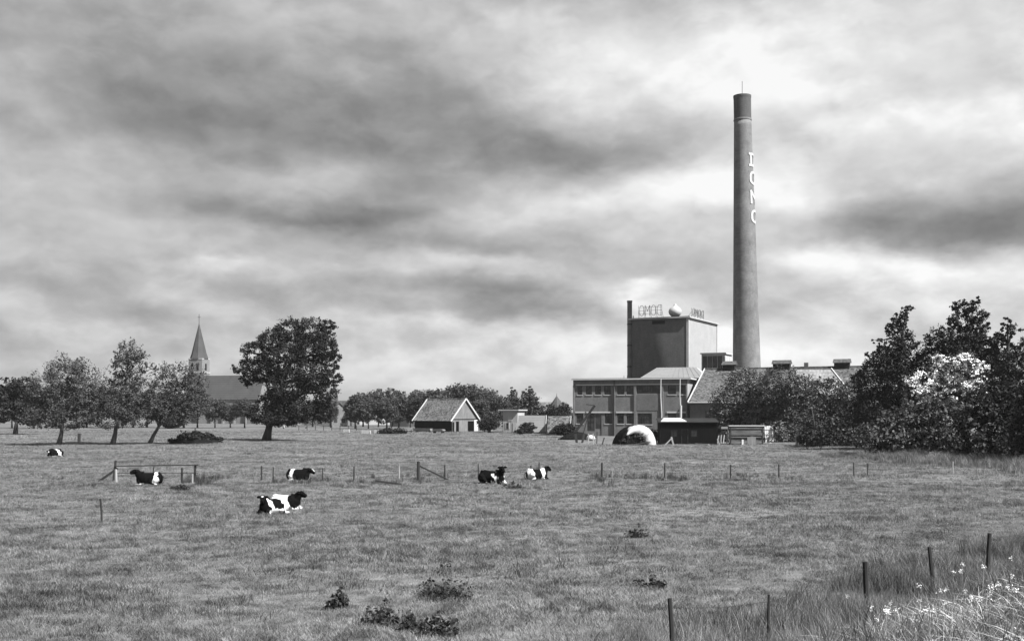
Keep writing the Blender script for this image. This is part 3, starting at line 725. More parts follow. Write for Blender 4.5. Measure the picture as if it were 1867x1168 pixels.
# ------------------------------------------------------------------ trees
def leaf_quads(C, size, outward, squash=1.0):
    """Leaf-sized faces at the points C; each is a small bent diamond."""
    n = len(C); nrm = rng.normal(size=(n, 3)) + outward*1.1 + np.array([0, 0, .35]); nrm /= np.linalg.norm(nrm, axis=1)[:, None] + 1e-9
    t = rng.normal(size=(n, 3)); t -= nrm*(t*nrm).sum(1)[:, None]; t /= np.linalg.norm(t, axis=1)[:, None] + 1e-9
    b = np.cross(nrm, t); L = (size*rng.uniform(.6, 1.3, n))[:, None]; w = L*rng.uniform(.45, .75, n)[:, None]
    V = np.stack([C - t*L*.5, C + b*w*.5 + nrm*L*.08, C + t*L*.5, C - b*w*.5 + nrm*L*.08], 1).reshape(-1, 3)
    F = np.arange(n*4).reshape(-1, 4); return V, F
def crown_points(blobs, dens, clump=0.30, per=26, twig=0.0):
    """blobs: (x, y, z, rx, ry, rz) in metres. Returns leaf points and outward directions."""
    PTS, OUT = [], []
    for (x, y, z, rx, ry, rz) in blobs:
        area = 4*math.pi*((rx*rz)**1.6/3 + (rx*ry)**1.6/3 + (ry*rz)**1.6/3)**(1/1.6)
        nc = max(6, int(area*dens)); d = rng.normal(size=(nc, 3)); d /= np.linalg.norm(d, axis=1)[:, None]
        rr = rng.uniform(.45, 1.0, nc)**.6; R3 = np.array([rx, ry, rz]); c = np.array([x, y, z]) + d*R3*rr[:, None]
        cr = clump*(rx*ry*rz)**(1/3)*rng.uniform(.55, 1.35, nc)
        cr = np.minimum(cr, 0.95)
        for i in range(nc):
            k = max(6, int(per*rng.uniform(.5, 1.4))); q = rng.normal(size=(k, 3))*np.array([1.15, 1.15, .7])*.6
            if twig:   # sprays pointing outwards and up
                t = rng.uniform(0, 1, k)[:, None]; q = q*(1.1-.7*t) + (d[i] + np.array([.25, 0, .7]))*t*twig
            PTS.append(c[i] + q*cr[i]); OUT.append(np.repeat(d[i][None], k, 0))
    return np.concatenate(PTS), np.concatenate(OUT)
def crown_mesh(name, blobs, leaf, dens, clump=.30, per=26, twig=0.0, zmin=None):
    C, o = crown_points(blobs, dens, clump, per, twig)
    if zmin is not None: k = C[:, 2] > zmin; C, o = C[k], o[k]
    V, F = leaf_quads(C, leaf, o); return np_mesh(name, V, F)
def trunk_mb(path, r0, blobs, limb=True, top=0.25):
    m = MB(); n = len(path); m.tube(path, [r0*(1.35 if i == 0 else 1-(1-top)*i/(n-1)) for i in range(n)], 9)
    if limb:
        for (x, y, z, rx, ry, rz) in blobs:
            c = Vector((x, y, z)); best = min(range(1, n), key=lambda i: (Vector(path[i])-c).length + max(0, Vector(path[i]).z-z)*2)
            a = Vector(path[best]); L = (c-a).length
            if L < .3: continue
            mid = a.lerp(c, .5) + Vector((random.uniform(-.1,.1)*L, random.uniform(-.1,.1)*L, .10*L)); r = r0*top*1.1 + .02*L
            m.tube([a, mid, c], [min(r, r0*.6), r*.6, r*.25], 6, cap=False)
            for _ in range(4):
                e = c + Vector((random.uniform(-.9,.9)*rx, random.uniform(-.9,.9)*ry, random.uniform(-.3,.95)*rz)); s = mid.lerp(c, random.uniform(.3, 1)); m.tube([s, s.lerp(e,.5)+Vector((0,0,.08*rz)), e], [r*.35, r*.2, .015], 4, cap=False)
    return m
def photo_tree(name, label, base, D, path, blobs, leafmat, leaf=0.36, dens=0.9, clump=.30, per=26, twig=0.0, r0=0.35, bark=None, depth=0.8, cat='tree', group=None, spread=0.5, flowers=None):
    b = GX(base, D) if not isinstance(base, tuple) else None
    s = D/FPX; z0 = b.z
    t = thing(name, label, cat, b, 0, group)
    loc = lambda px, py, dy=0: ((px-base)*s, dy, 4.5-(py-750)*s - z0)
    bl = []
    for i, (px, py, rx, ry) in enumerate(blobs):
        x, _, z = loc(px, py); dy = random.uniform(-spread, spread)*max(rx, ry)*s
        bl.append((x, dy, z, rx*s, max(rx, ry)*s*depth, ry*s))
    pth = [loc(px, py) for px, py in path]; pth[0] = (pth[0][0], 0, -.15)
    trunk_mb(pth, r0, bl).build('trunk', bark or M_bark, t, smooth=True, fix=False)
    link('crown', crown_mesh('crown', bl, leaf, dens, clump, per, twig, zmin=0.05), leafmat, t)
    if flowers:
        fb = []
        for (px, py, rx, ry) in flowers[0]:
            x, _, z = loc(px, py); fb.append((x, -1.7-.3*random.random(), z, rx*s, 1.3, ry*s))
        link('blossom', crown_mesh('blossom', fb, *flowers[1:]), M_blossom, t)
    return t
def auto_blobs(cx, cy, rx, ry, n, k=.42):
    out = []
    for i in range(n):
        a = random.uniform(0, 2*math.pi); r = math.sqrt(random.uniform(0, 1))*.72
        f = random.uniform(.75, 1.2)*k; out.append((cx+rx*r*math.cos(a), cy+ry*r*math.sin(a), rx*f, ry*f*1.05))
    return out
# row of field trees on the left
photo_tree('field_tree', 'crooked leafy field tree nearest the left edge of the picture', 110, 147, [(107,812),(112,790),(114,770),(118,735),(122,695),(128,665)],
  [(122,690,36,24),(92,712,32,24),(155,708,32,26),(132,668,22,12),(112,742,40,22),(160,744,30,20),(70,735,28,18),(180,722,16,16),(85,765,38,14),(130,766,42,14)], M_leaf_field, .23, 1.7, .24, 38, 2.2, .30, M_bark_l, group='field trees in the left row')
photo_tree('field_tree', 'tall ragged field tree left of the church with spiky top', 206, 150, [(205,811),(210,790),(213,765),(220,730),(230,690),(234,655)],
  [(232,648,20,20),(250,660,18,18),(222,668,16,20),(272,676,14,8),(226,694,24,18),(205,716,28,20),(250,712,26,20),(190,742,32,20),(228,745,34,20),(264,742,22,18),(205,766,36,12),(245,766,30,12)], M_leaf_field, .23, 1.7, .24, 38, 2.4, .32, M_bark_l, group='field trees in the left row')
photo_tree('field_tree', 'leaning field tree directly in front of the church tower', 274, 153, [(272,810),(280,793),(289,778),(296,750),(310,715),(322,690)],
  [(322,688,28,18),(348,692,20,20),(298,712,24,18),(335,722,30,22),(300,742,30,18),(345,746,28,20),(318,760,34,13),(358,712,14,22),(285,756,18,12)], M_leaf_field, .23, 1.7, .24, 38, 2.2, .28, M_bark_l, group='field trees in the left row')
photo_tree('big_tree', 'big dark dense tree standing alone right of the church', 488, 168, [(485,803),(489,785),(494,765),(503,735),(515,700),(530,660),(545,625)],
  [(440,672,15,14),(462,645,24,20),(497,622,28,22),(530,604,26,18),(565,603,30,20),(597,598,14,16),(594,634,20,24),(560,640,34,28),(520,655,38,28),(482,678,30,22),(600,690,24,14),(572,688,34,28),(530,705,38,28),(590,716,24,18),(500,735,34,26),(478,757,28,16),(540,750,36,22),(575,750,30,20),(452,692,16,12),(610,650,10,14),(604,668,14,10),(512,765,40,10)], M_leaf_dark, .29, 2.0, .24, 34, .8, .62, M_bark)
photo_tree('edge_tree', 'dark round-topped tree cut by the left picture edge', 30, 215, [(28,790),(30,770),(32,730),(34,705)], [(15,712,26,24),(45,704,26,18),(30,740,40,24),(60,735,24,22),(5,745,24,24),(48,760,30,14)], M_leaf_dark, .5, 1.0, .28, 24, .3, .4)
# protos for the far trees
def far_tree(name, label, px, D, hgt, wid, mat, n=9, trunk=.22, group=None, kind='round', twig=.5, leaf=.5):
    b = GX(px, D); t = thing(name, label, 'tree', b, 0, group); bl = []
    if kind == 'poplar':
        for i in range(9):
            f = i/8; r = wid*.5*(math.sin(math.pi*(f*.86+.1))**.8)*1.0; bl.append((random.uniform(-.15,.15)*wid+f*f*.5, random.uniform(-.2,.2), hgt*(.13+.80*f), r, r, hgt*.11))
    elif kind == 'conifer':
        for i in range(10):
            f = i/9; r = wid*.5*(1-f)**.8+.35
            for a in range(3): th = random.uniform(0, 6.28); bl.append((r*.45*math.cos(th), r*.45*math.sin(th), hgt*(.12+.84*f), r*.65, r*.65, hgt*.05))
    else:
        for i in range(n):
            a = random.uniform(0, 6.28); rr = random.uniform(0,.62); f = random.uniform(.34,.86)
            bl.append((wid*.5*rr*math.cos(a), wid*.5*rr*math.sin(a), hgt*f, wid*.24, wid*.24, hgt*.17))
    pth = [(0,0,-.15),(random.uniform(-.1,.1),0,hgt*.2),(random.uniform(-.3,.3),0,hgt*.5),(0,0,hgt*.8)]
    trunk_mb(pth, trunk, bl, limb=kind=='round').build('trunk', M_bark, t, smooth=True, fix=False)
    link('crown', crown_mesh('crown', bl, leaf, (.75 if kind == 'round' else 2.6), .32, 20, twig, zmin=.1), mat, t); return t
def copy_tree(t, px, D, sc, rz, label):
    c = t.copy(); col.objects.link(c); c.location = GX(px, D); c.scale = sc; c.rotation_euler = (0, 0, rz); c['label'] = label
    for ch_ in list(t.children):
        k = ch_.copy(); col.objects.link(k); k.parent = c
    return c
GR = 'far trees along the pasture edge'
pa = far_tree('far_tree', 'far dark tree of the pasture edge at the left picture border', 22, 300, 12.0, 10, M_leaf_far, 10, group=GR)
pb = far_tree('far_tree', 'far low tree seen under the left-edge field tree crown', 62, 290, 10.5, 9, M_leaf_far, 9, group=GR)
pc = far_tree('far_tree', 'far loose tree seen through the ragged field tree', 185, 310, 11.0, 9, M_leaf_far, 8, group=GR)
far = [(95,302,11,'far tree of the pasture edge behind the leftmost field tree trunk'),(140,296,11,'far tree just right of the leftmost field tree trunk'),(158,318,10,'far tree between the first and second field trees'),
 (215,300,11,'far tree just behind the ragged field tree trunk'),(243,312,10,'far tree right of the ragged field tree trunk'),(268,304,10,'far tree just left of the leaning field tree'),
 (300,318,10,'far tree just right of the leaning field tree trunk'),(335,298,11,'far tree below the church spire'),(360,306,9,'far tree at the foot of the church tower'),(392,300,8,'small far tree in front of the church nave'),
 (420,306,7.5,'small far tree before the church windows'),(446,300,8,'small far tree at the right end of the church'),(525,320,9,'far tree behind the big tree trunk'),(570,325,8,'far tree right of the big tree trunk')]
for i, (px, D, h, lab) in enumerate(far):
    src = (pa, pb, pc)[i % 3]; h0 = (12.0, 10.5, 11.0)[i % 3]; s = h/h0
    copy_tree(src, px, D, (s*random.uniform(1.15,1.4), s*1.2, s), random.uniform(0, 6.28), lab)
GB = 'garden trees before the village houses'
g1 = far_tree('garden_tree', 'rounded garden tree right of the white gambrel house', 648, 285, 8.6, 8.5, M_leaf_far, 10, group=GB)
copy_tree(g1, 672, 290, (.8,.8,.95), 1.0, 'second garden tree right of the white gambrel house'); copy_tree(g1, 705, 280, (1.0,1.0,.9), 2.2, 'wide garden tree midway between white house and barn')
copy_tree(g1, 727, 300, (.9,.9,1.1), 3.6, 'taller garden tree shading the light-roofed house'); copy_tree(g1, 748, 300, (.7,.7,.85), 4.4, 'small garden tree touching the barn roof left end')
for px, D, sx_, sz, lab in [(603,310,.8,.9,'garden tree between the big dark tree and the white gambrel house'),(662,330,1.1,1.15,'tall garden tree behind the first two garden trees'),(690,320,.9,1.25,'garden tree beneath the grey-roofed distant house'),(716,330,1.0,1.3,'tallest garden tree beside the light-roofed house'),(757,320,.9,1.2,'garden tree behind the left end of the barn roof'),(640,345,.9,.9,'small garden tree farthest behind the white gambrel house')]:
    copy_tree(g1, px, D, (sx_, sx_, sz), random.uniform(0, 6.28), lab)
g2 = far_tree('backyard_tree', 'bushy tree behind the left end of the barn ridge', 790, 285, 11.0, 9.5, M_leaf_mid, 12, group='trees behind the barn', twig=.9)
for px, D, s, lab in [(768,300,.86,'lower bushy tree at the far left behind the barn'),(818,300,1.0,'bushy tree above the middle of the barn ridge'),(850,280,1.12,'tallest bushy tree right behind the barn gable'),(880,290,1.02,'bushy tree right of the barn gable'),(900,275,.85,'dark tree between barn and flat-roofed hut'),(876,262,.72,'low tree hugging the right wall of the barn')]:
    copy_tree(g2, px, D, (s,s,s), random.uniform(0,6.28), lab)
pp = far_tree('poplar', 'leftmost and smallest of the four wind-bent poplars', 921, 300, 9.0, 2.8, M_leaf_mid, kind='poplar', group='poplars behind the flat-roofed hut', leaf=.4, twig=.9)
for px, s, lab in [(939,1.25,'slim poplar right above the hut roof'),(957,1.2,'poplar standing in the middle of the poplar group'),(971,1.28,'rightmost poplar of the group behind the low shed')]: copy_tree(pp, px, 298+px*.01, (s*.95,s,s), random.uniform(0,6.28), lab)
g3 = far_tree('hedge_tree', 'dark hedge tree between the poplars and the factory wing', 1005, 330, 6.5, 8, M_leaf_dark, 8, group='hedge trees left of the factory')
copy_tree(g3, 1028, 320, (1,1,1.05), 2, 'dark hedge tree touching the left end of the factory wing'); copy_tree(g3, 985, 335, (.9,.9,.95), 4, 'low hedge tree right of the poplars')
# leafy bushes in front of the works building
GL = 'leafy bushes before the works building'
def bush(label, base, D, blobs, mat, leaf=.34, dens=1.5, clump=.25, twig=.7, grp=GL, per=24, cat='bush', name='leafy_bush', r0=.16, flowers=None):
    lo_ = max(b[1]+b[3] for b in blobs); cx = base; yb = 750+4.5*FPX/D
    return photo_tree(name, label, base, D, [(base,yb),(base+2,yb-12),(base+5,yb-40),(base,yb-70)], blobs, mat, leaf, dens, clump, per, twig, r0, M_bark, .85, cat, grp, .6, flowers)
bush('leafy bush with pale leaves just right of the white end wall', 1345, 168, [(1335,735,36,30),(1360,700,36,26),(1318,765,28,24),(1355,765,40,26),(1385,725,36,34),(1340,795,40,16)], M_leaf_light)
bush('broad leafy bush in the middle of the hedge before the works', 1425, 164, [(1420,700,38,26),(1450,715,36,28),(1405,740,36,30),(1440,760,46,32),(1470,785,40,24),(1410,790,40,22),(1480,735,30,26)], M_leaf_light)
bush('leafy bush below the hipped roof at the hedge right end', 1520, 146, [(1505,718,36,26),(1540,735,40,34),(1500,765,42,32),(1545,785,46,34),(1520,810,50,18),(1575,765,30,40)], M_leaf_mid)
bush('dark undergrowth bush at the foot of the hedge beside white post', 1480, 141, [(1476,796,26,18),(1503,800,34,20),(1535,808,36,18)], M_leaf_dark, twig=.4)
# dark trees on the right
GD_ = 'dark trees at the right edge'
def dtree(label, base, D, path, blobs, mat=M_needle, leaf=.27, dens=2.3, twig=1.0, r0=.35, name='dark_tree'):
    return photo_tree(name, label, base, D, path, blobs, mat, leaf, dens, .26, 34, twig, r0, M_bark, .8, 'tree', GD_, .5)
dtree('dark tree with ragged leaning top left of the white blossom', 1640, 128, [(1638,820),(1638,760),(1640,690),(1645,620),(1652,565)],
  [(1655,566,14,6),(1642,582,16,12),(1636,604,22,14),(1650,625,24,18),(1625,640,26,18),(1600,622,10,5),(1650,660,34,24),(1610,670,34,24),(1585,645,10,5),(1640,700,42,34),(1590,705,34,28),(1600,750,44,32),(1660,745,40,32),(1572,690,16,12)])
dtree('dark pointed tree rising tallest above the white blossom', 1760, 126, [(1762,830),(1762,760),(1765,690),(1768,620),(1775,550)],
  [(1774,549,10,8),(1760,562,20,12),(1778,575,22,14),(1750,592,22,16),(1785,598,20,14),(1765,622,34,20),(1735,630,24,20),(1790,630,22,18),(1760,660,44,26),(1710,630,24,28),(1700,660,30,24),(1800,665,34,24),(1770,700,50,30)])
dtree('dark slim-topped tree nearest the right picture edge', 1838, 122, [(1838,835),(1838,760),(1838,690),(1838,630),(1837,590)],
  [(1836,590,8,12),(1848,602,14,8),(1832,612,16,12),(1838,640,26,16),(1812,622,12,6),(1840,672,36,26),(1865,645,26,22),(1850,715,44,34),(1825,740,36,32)])
bush('dark shrub mass under the white blossoming bush', 1690, 109, [(1690,755,44,34),(1650,775,40,30),(1730,765,44,32),(1690,800,60,26),(1640,810,46,22),(1740,805,50,24),(1600,800,44,30)], M_leaf_mid, grp='dark shrubs along the right field edge', name='dark_shrub', cat='shrub', dens=1.4)
bush('tall dark shrub filling the right picture edge', 1830, 100, [(1820,735,46,34),(1860,745,40,40),(1790,770,44,34),(1840,790,50,36),(1800,815,50,28),(1860,825,40,26),(1835,832,56,18),(1775,822,36,18)], M_leaf_dark, grp='dark shrubs along the right field edge', name='dark_shrub', cat='shrub', dens=1.6)
bush('white blossoming bush between the dark trees on the right', 1722, 114, [(1725,690,50,38),(1690,712,38,26),(1755,670,28,22),(1750,720,38,26),(1715,740,44,20)], M_leaf_mid, grp=None, name='blossoming_bush', cat='bush',
  flowers=([(1740,662,26,17),(1712,678,34,20),(1676,696,26,18),(1758,688,20,22),(1722,704,40,13),(1668,716,16,12),(1690,722,10,10),(1748,714,14,9),(1657,736,8,6),(1781,668,8,8),(1700,654,9,6),(1772,716,9,8),(1650,700,7,7),(1722,728,8,6)], .22, 2.7, .20, 15, .4))
# added tree, largely out of frame, put here to shade the right corner
dtree('added dark tree half outside the right picture edge, shading the corner', 1915, 92, [(1915,850),(1915,760),(1918,690),(1915,640)], [(1915,690,50,34),(1945,720,50,40),(1900,740,40,34),(1920,780,60,36),(1890,800,44,30),(1960,690,40,36)], M_leaf_dark)
# far wood that closes the horizon
wb = []
for i in range(130):
    x = -520+i*8+random.uniform(-3,3); h = random.uniform(5, 9.5) + (2 if x < -130 else 0); wb.append((x, 620+random.uniform(-15,15), h*.5, 6.5, 6, h*.52))
fw = link('far_wood', crown_mesh('far_wood', wb, 1.3, .14, .35, 14, .2, zmin=0), M_leaf_far); fw['kind'] = 'stuff'; fw['label'] = 'far band of woodland closing the horizon'; fw['category'] = 'wood'

# ------------------------------------------------------------------ yard in front of the factory
# tarred shed
q = GX(1204, 150); shd = thing('tarred_shed', 'long low tarred wooden shed in front of the factory', 'shed', q, R(-4))
sL, sH = 7.6, 3.25
hs = [(1.5,2.3,1.1,2.0),(4.2,5.0,1.1,2.0),(2.9,3.75,0,2.05)]
m = MB(); wall_holes(m, 0, sL, 0, sH-.25, hs, depth=.1); m.build('front_wall', M_board_d, shd, fix=False)
MB().box(-.08,-.003,0.0,4,0,sH-.2).box(sL+.003,sL+.08,0,4,0,sH-.2).build('side_wall', M_board_d, shd)
for (a,b,c,d) in hs[:2]: window(shd, a, b, c, d, 2, 2, depth=.08, sill=False, fw=.06)
dd = MB().box(2.92,3.73,.03,.08,.02,2.03).build('door', M_board_d, shd); MB().box(3.6,3.66,-.02,.03,1.0,1.1).build('handle', M_iron, dd)
for i in range(12): MB().box(.02,sL-.02,-.035,-.004,.08+i*.24,.29+i*.24).build('board', M_board_d, shd) if not any(.08+i*.24 < h[3] for h in hs) else None
MB().prism([(-.3,-.35,sH-.25),(sL+.3,-.35,sH-.25),(sL+.3,4.3,sH+.25),(-.3,4.3,sH+.25)], (0,0,0), (0,0,.09)).build('roof', M_felt, shd)
pr = MB().prism([(.05,-.2,sH-.14),(3.55,-.2,sH-.14),(3.0,3.4,sH+.28),(.7,3.4,sH+.28)], (0,0,0), (0,0,.10)).build('pale_roof_sheet', M_white, shd)
# white covered haystack
q = GX(1166, 148); she = thing('covered_haystack', 'dark haystack under a white tarpaulin beside the tarred shed', 'haystack', q, R(16))
sv, sf = [], []; na, nd = 22, 10; Rw, Rh, Dp = 2.35, 2.75, 3.2
def hood(na, nd, rw, rh, y0, y1, jit, a0=-4, a1=184):
    V, F = [], []
    for j in range(nd):
        y = y0+(y1-y0)*j/(nd-1)
        for i in range(na):
            a = R(a0+(a1-a0)*i/(na-1)); k = 1+jit*math.sin(i*2.3+j*1.7)*.5; sag = 1-.15*(j/(nd-1))**2
            V.append((rw*k*math.cos(a)+.35*(1-math.sin(a))*(j/(nd-1)), y, max(-.02, rh*k*sag*math.sin(a))))
    for j in range(nd-1):
        for i in range(na-1): q_ = j*na+i; F.append((q_, q_+1, q_+na+1, q_+na))
    return V, F
h1 = MB(); h1.v, h1.f = hood(na, nd, Rw, Rh, -.1, Dp, .035, -4, 140); cov = h1.build('cover', M_white, she, smooth=True); cov.modifiers.new('thick', 'SOLIDIFY').thickness = .05
core = MB(); core.prism([(Rw*(.95 if a_ < 90 else .95+.25*(a_-90)/90)*math.cos(R(a_)), .12, max(-.1, Rh*.96*math.sin(R(a_)))) for a_ in range(0, 181, 10)], (0,0,0), (0,Dp-.3,0)); core.build('hay_core', M_earth, she)
link('hay', crown_mesh('hay', [(0,.1,.9,2.0,.25,1.0),(-1.2,.1,.7,1.4,.3,.9),(-1.9,.3,.4,.8,.6,.5)], .22, 3.0, .3, 18, .3, zmin=0), M_tuss, she)
dr = MB(); nn = 26
for i_ in range(nn):
    a_ = R(-2+150*i_/(nn-1)); f_ = i_/(nn-1); inn = .46+.22*abs(f_-.35)+.03*math.sin(i_*.8+1)+.30*max(0,f_-.6)/.4*.9+.03*math.sin(i_*1.3)
    for k_, y_ in ((1.0,-.12),((1+inn)/2,-.22),(inn,-.18)): dr.v.append((Rw*k_*math.cos(a_)-.5*(1-k_)*(1-f_), y_+.03*math.sin(i_*1.1+k_*9), max(0,Rh*k_*math.sin(a_))))
for i_ in range(nn-1):
    for k_ in (0,1): q_ = i_*3+k_; dr.f.append((q_, q_+1, q_+4, q_+3))
dr.build('front_drape', M_white, she, smooth=True).modifiers.new('thick','SOLIDIFY').thickness = .04
for k in range(3): MB().bar((-2.5+k*.5,-.9,.12),(-.2+k*.8,-.4,.3+.1*k), .09).build('loose_pole', M_post, she)
# stack of planks
q = GX(1331, 149); pile = thing('plank_shed', 'stack of weathered planks under a pale cover sheet', 'planks', q, R(-3))
pl = {}
for r in range(14):
    L = 4.55+random.uniform(-.2,.1); z = .12+r*.17
    MB().box(random.uniform(-.12,.08), L, random.uniform(-.16,.08), 1.3, z, z+.115).build('plank', M_plank, pile)
MB().box(.0,4.6,.05,1.25,0,.115).build('bearer', M_board_d, pile)
MB().box(-.15,4.75,-.14,1.45,.12+14*.17,.12+14*.17+.10).build('cover_sheet', M_white, pile)
MB().prism([(2.3,-.16,.05),(3.45,-.16,.05),(3.45,-.12,1.05),(2.9,-.12,1.15),(2.3,-.12,1.0)], (0,0,0), (0,.03,0)).build('leaning_panel', M_board, pile)
MB().box(1.55,1.8,-.2,-.15,0,.7).build('short_stake', M_board_w, pile)
for x in (.02, 4.3): MB().box(x,x+.13,-.16,-.08,0,2.3).build('upright', M_post, pile)
# upright white boat-like panel
q = GX(1403, 150); bt = thing('upright_boat_lid', 'rounded white boarded panel standing upright against the bushes', 'lid', (q.x, q.y, q.z), R(8))
for i in range(4):
    x = -.6+i*.3; tp = 2.55-.10*abs(i-1.5)*1.2
    MB().prism([(x+.012,0,.05+.12*abs(i-1.5)),(x+.288,0,.05+.12*abs(i-1.5)),(x+.288,0.35,tp),(x+.012,0.35,tp)], (0,0,0), (0,.08,0)).build('board', M_white, bt)
for z in (.75, 1.35, 2.0): MB().box(-.62,.62,z*.1375-.07,z*.1375-.012,z-.05,z+.05).build('batten', M_slab, bt)
def post_thing(label, px, D, h, w, mat, lean=0.0, grp=None, name='post'):
    p = GX(px, D); m = MB(); m.bar((0,0,-.15),(lean,0,h), w, w*.9); o = m.build(name, mat); o.location = p
    return tag(o, label, 'post', grp)
post_thing('short thick white post before the dark hedge undergrowth', 1453, 149, 1.5, .32, M_white)
# farm cart remains by the hedge
q = GX(1484, 135); ct = thing('farm_rake', 'old wheeled farm implement half hidden in the grass by the hedge', 'implement', (q.x, q.y, q.z), R(-25))
def wheel(x, y, r):
    m = MB(); n = 20; m.tube([(x, y+r*math.cos(2*math.pi*i/n), r+r*math.sin(2*math.pi*i/n)) for i in range(n+1)], .045, 5, cap=False)
    w_ = m.build('wheel', M_iron, ct)
    for i in range(8): a = 2*math.pi*i/8; MB().bar((x,y,r),(x,y+r*math.cos(a),r+r*math.sin(a)), .03).build('spoke', M_iron, w_)
wheel(-.8, 0, .75); wheel(.8, 0, .75); MB().bar((-.85,0,.75),(.85,0,.75), .07).build('axle', M_iron, ct); MB().bar((0,0,.75),(-.3,-2.2,.5), .08).build('drawbar', M_post, ct)
MB().prism([(-.7,-.3,1.15),(0,-.3,1.5),(.1,.1,1.55),(-.6,.1,1.2)], (0,0,0), (0,0,.04)).build('seat_plate', M_white, ct)
# masts
for px, lab in ((1205, 'thin pale pole rising behind the left end of the tarred shed'), (1240, 'thin pale pole rising behind the pale shed roof sheet')):
    p = GX(px, 182); t = thing('pole', lab, 'pole', p, 0, 'pale poles'); zt = P(px, 690, 182).z
    MB().tube([(0,0,-.2),(.12,0,zt*.4),(-.05,0,zt*.7),(0,0,zt)], [.13,.11,.10,.08], 7).build('shaft', M_slab, t)
    if px == 1240: MB().tube([(0.05,-.02,0),(0.12,-.02,5.5)], .2, 8).build('thick_foot', M_slab, t)
# conveyor boom and dark yard machinery
q = GX(1075, 190); el_ = thing('conveyor', 'slanting dark loading conveyor standing before the factory windows', 'conveyor', q)
MB().bar((-2.6,0,.8),(.9,0,5.6), .35, .4).build('boom', M_iron, el_); MB().bar((.9,0,5.6),(-.6,0,5.8), .12, .12).build('jib', M_iron, el_)
MB().bar((-1.3,0,0),(-.2,0,4.0), .14).build('strut', M_iron, el_); MB().box(-3.2,-2.0,-.6,.6,0,1.1).build('hopper', M_iron, el_)
for y in (-.5,.5): MB().tube([(-1.3,y-.06,.35),(-1.3,y+.06,.35)], .35, 12).build('wheel', M_iron, el_)
q = GX(1052, 176); cr = thing('scrap_heap', 'dark heap of scrap and brushwood left of the covered haystack', 'heap', q)
hv = []
for i in range(26): a = random.uniform(0,6.28); r = random.uniform(0,1); hv.append(((r*2.9*math.cos(a)), r*1.2*math.sin(a), random.uniform(.1,1.3)*(1-r*.7)))
for i, (x,y,z) in enumerate(hv): MB().bar((x-random.uniform(.3,1),y,z*.6),(x+random.uniform(.3,1),y+random.uniform(-.4,.4),z+.25), random.uniform(.12,.35), random.uniform(.1,.4)).build('scrap_piece', M_iron if i%4 else M_post_l, cr)
hm = MB().lathe([(3.0,-.1),(2.7,.3),(1.9,.8),(.9,1.2),(.1,1.3)], 14).build('heap_core', M_earth, cr); hm.scale = (1, .5, 1)
# stakes and stumps
for i, (px, py, h, w, ln, mt, lab) in enumerate([(1052,806,1.3,.35,-.25,M_post,'thick dark leaning stump left of the pale stakes'),(1061,806,1.35,.30,.35,M_post,'dark slanting stump next to the thick stump'),
   (1073,808,1.5,.16,.0,M_post_l,'pale stake right of the slanting stump'),(1082,809,1.55,.14,-.05,M_post_l,'second pale stake beside the slanting stump'),(1088,807,1.7,.12,.05,M_post,'thin dark stake beside the pale stakes'),(1097,811,1.0,.16,.35,M_post,'short dark tilted stake left of the covered haystack')]):
    post_thing(lab, px, GD(py), h, w, mt, ln, 'stakes left of the covered haystack', 'stake')
q = GX(1077, 168); bag = MB(); bag.lathe([(.2,0),(.62,.12),(.7,.4),(.5,.72),(.12,.85)], 12); bo = bag.build('white_sack', M_white, smooth=True); bo.location = (q.x, q.y, .55); tag(bo, 'white sack lying on the stakes before the scrap heap', 'sack')
bo.location = (q.x, q.y, q.z)
# beams on the ground by the tarred shed
for px0, py0, px1, py1, lab in [(1268,806,1292,811,'pale beam lying on the grass at the tarred shed right end'),(1212,807,1226,797,'thin pole leaning on the tarred shed front'),(1228,806,1224,796,'short pale plank propped against the tarred shed'),(1312,808,1308,800,'pale slab of timber between shed and planks')]:
    Da = GD(py0) if py0 > py1 else GD(max(py0,py1)); Da = 147; a = GX(px0, Da); b = P(px1, py1, Da); b.z = max(b.z, .12) if py1 > py0 else 4.5-(py1-750)*Da/FPX + .0
    if py1 > py0: b = GX(px1, Da-3); b.z += .12; a.z += .12
    m = MB(); m.bar((0,0,0), b-a, .2, .14); o = m.build('beam', M_post_l); o.location = a; tag(o, lab, 'beam', 'loose timber by the tarred shed')
q = GX(1320, 153); jt = thing('junk_pile', 'jumble of pale and dark boards between tarred shed and plank stack', 'junk', q)
for i in range(12): x = random.uniform(-1.0,.9); MB().bar((x,random.uniform(-.2,.4),0),(x+random.uniform(-.25,.25),random.uniform(-.2,.6),random.uniform(.8,2.4)), random.uniform(.08,.2), .06).build('board', random.choice([M_post, M_board_d, M_post_l, M_iron]), jt)
MB().box(-.45,.45,-.3,.3,2.0,2.3).build('tray', M_palesheet, jt)
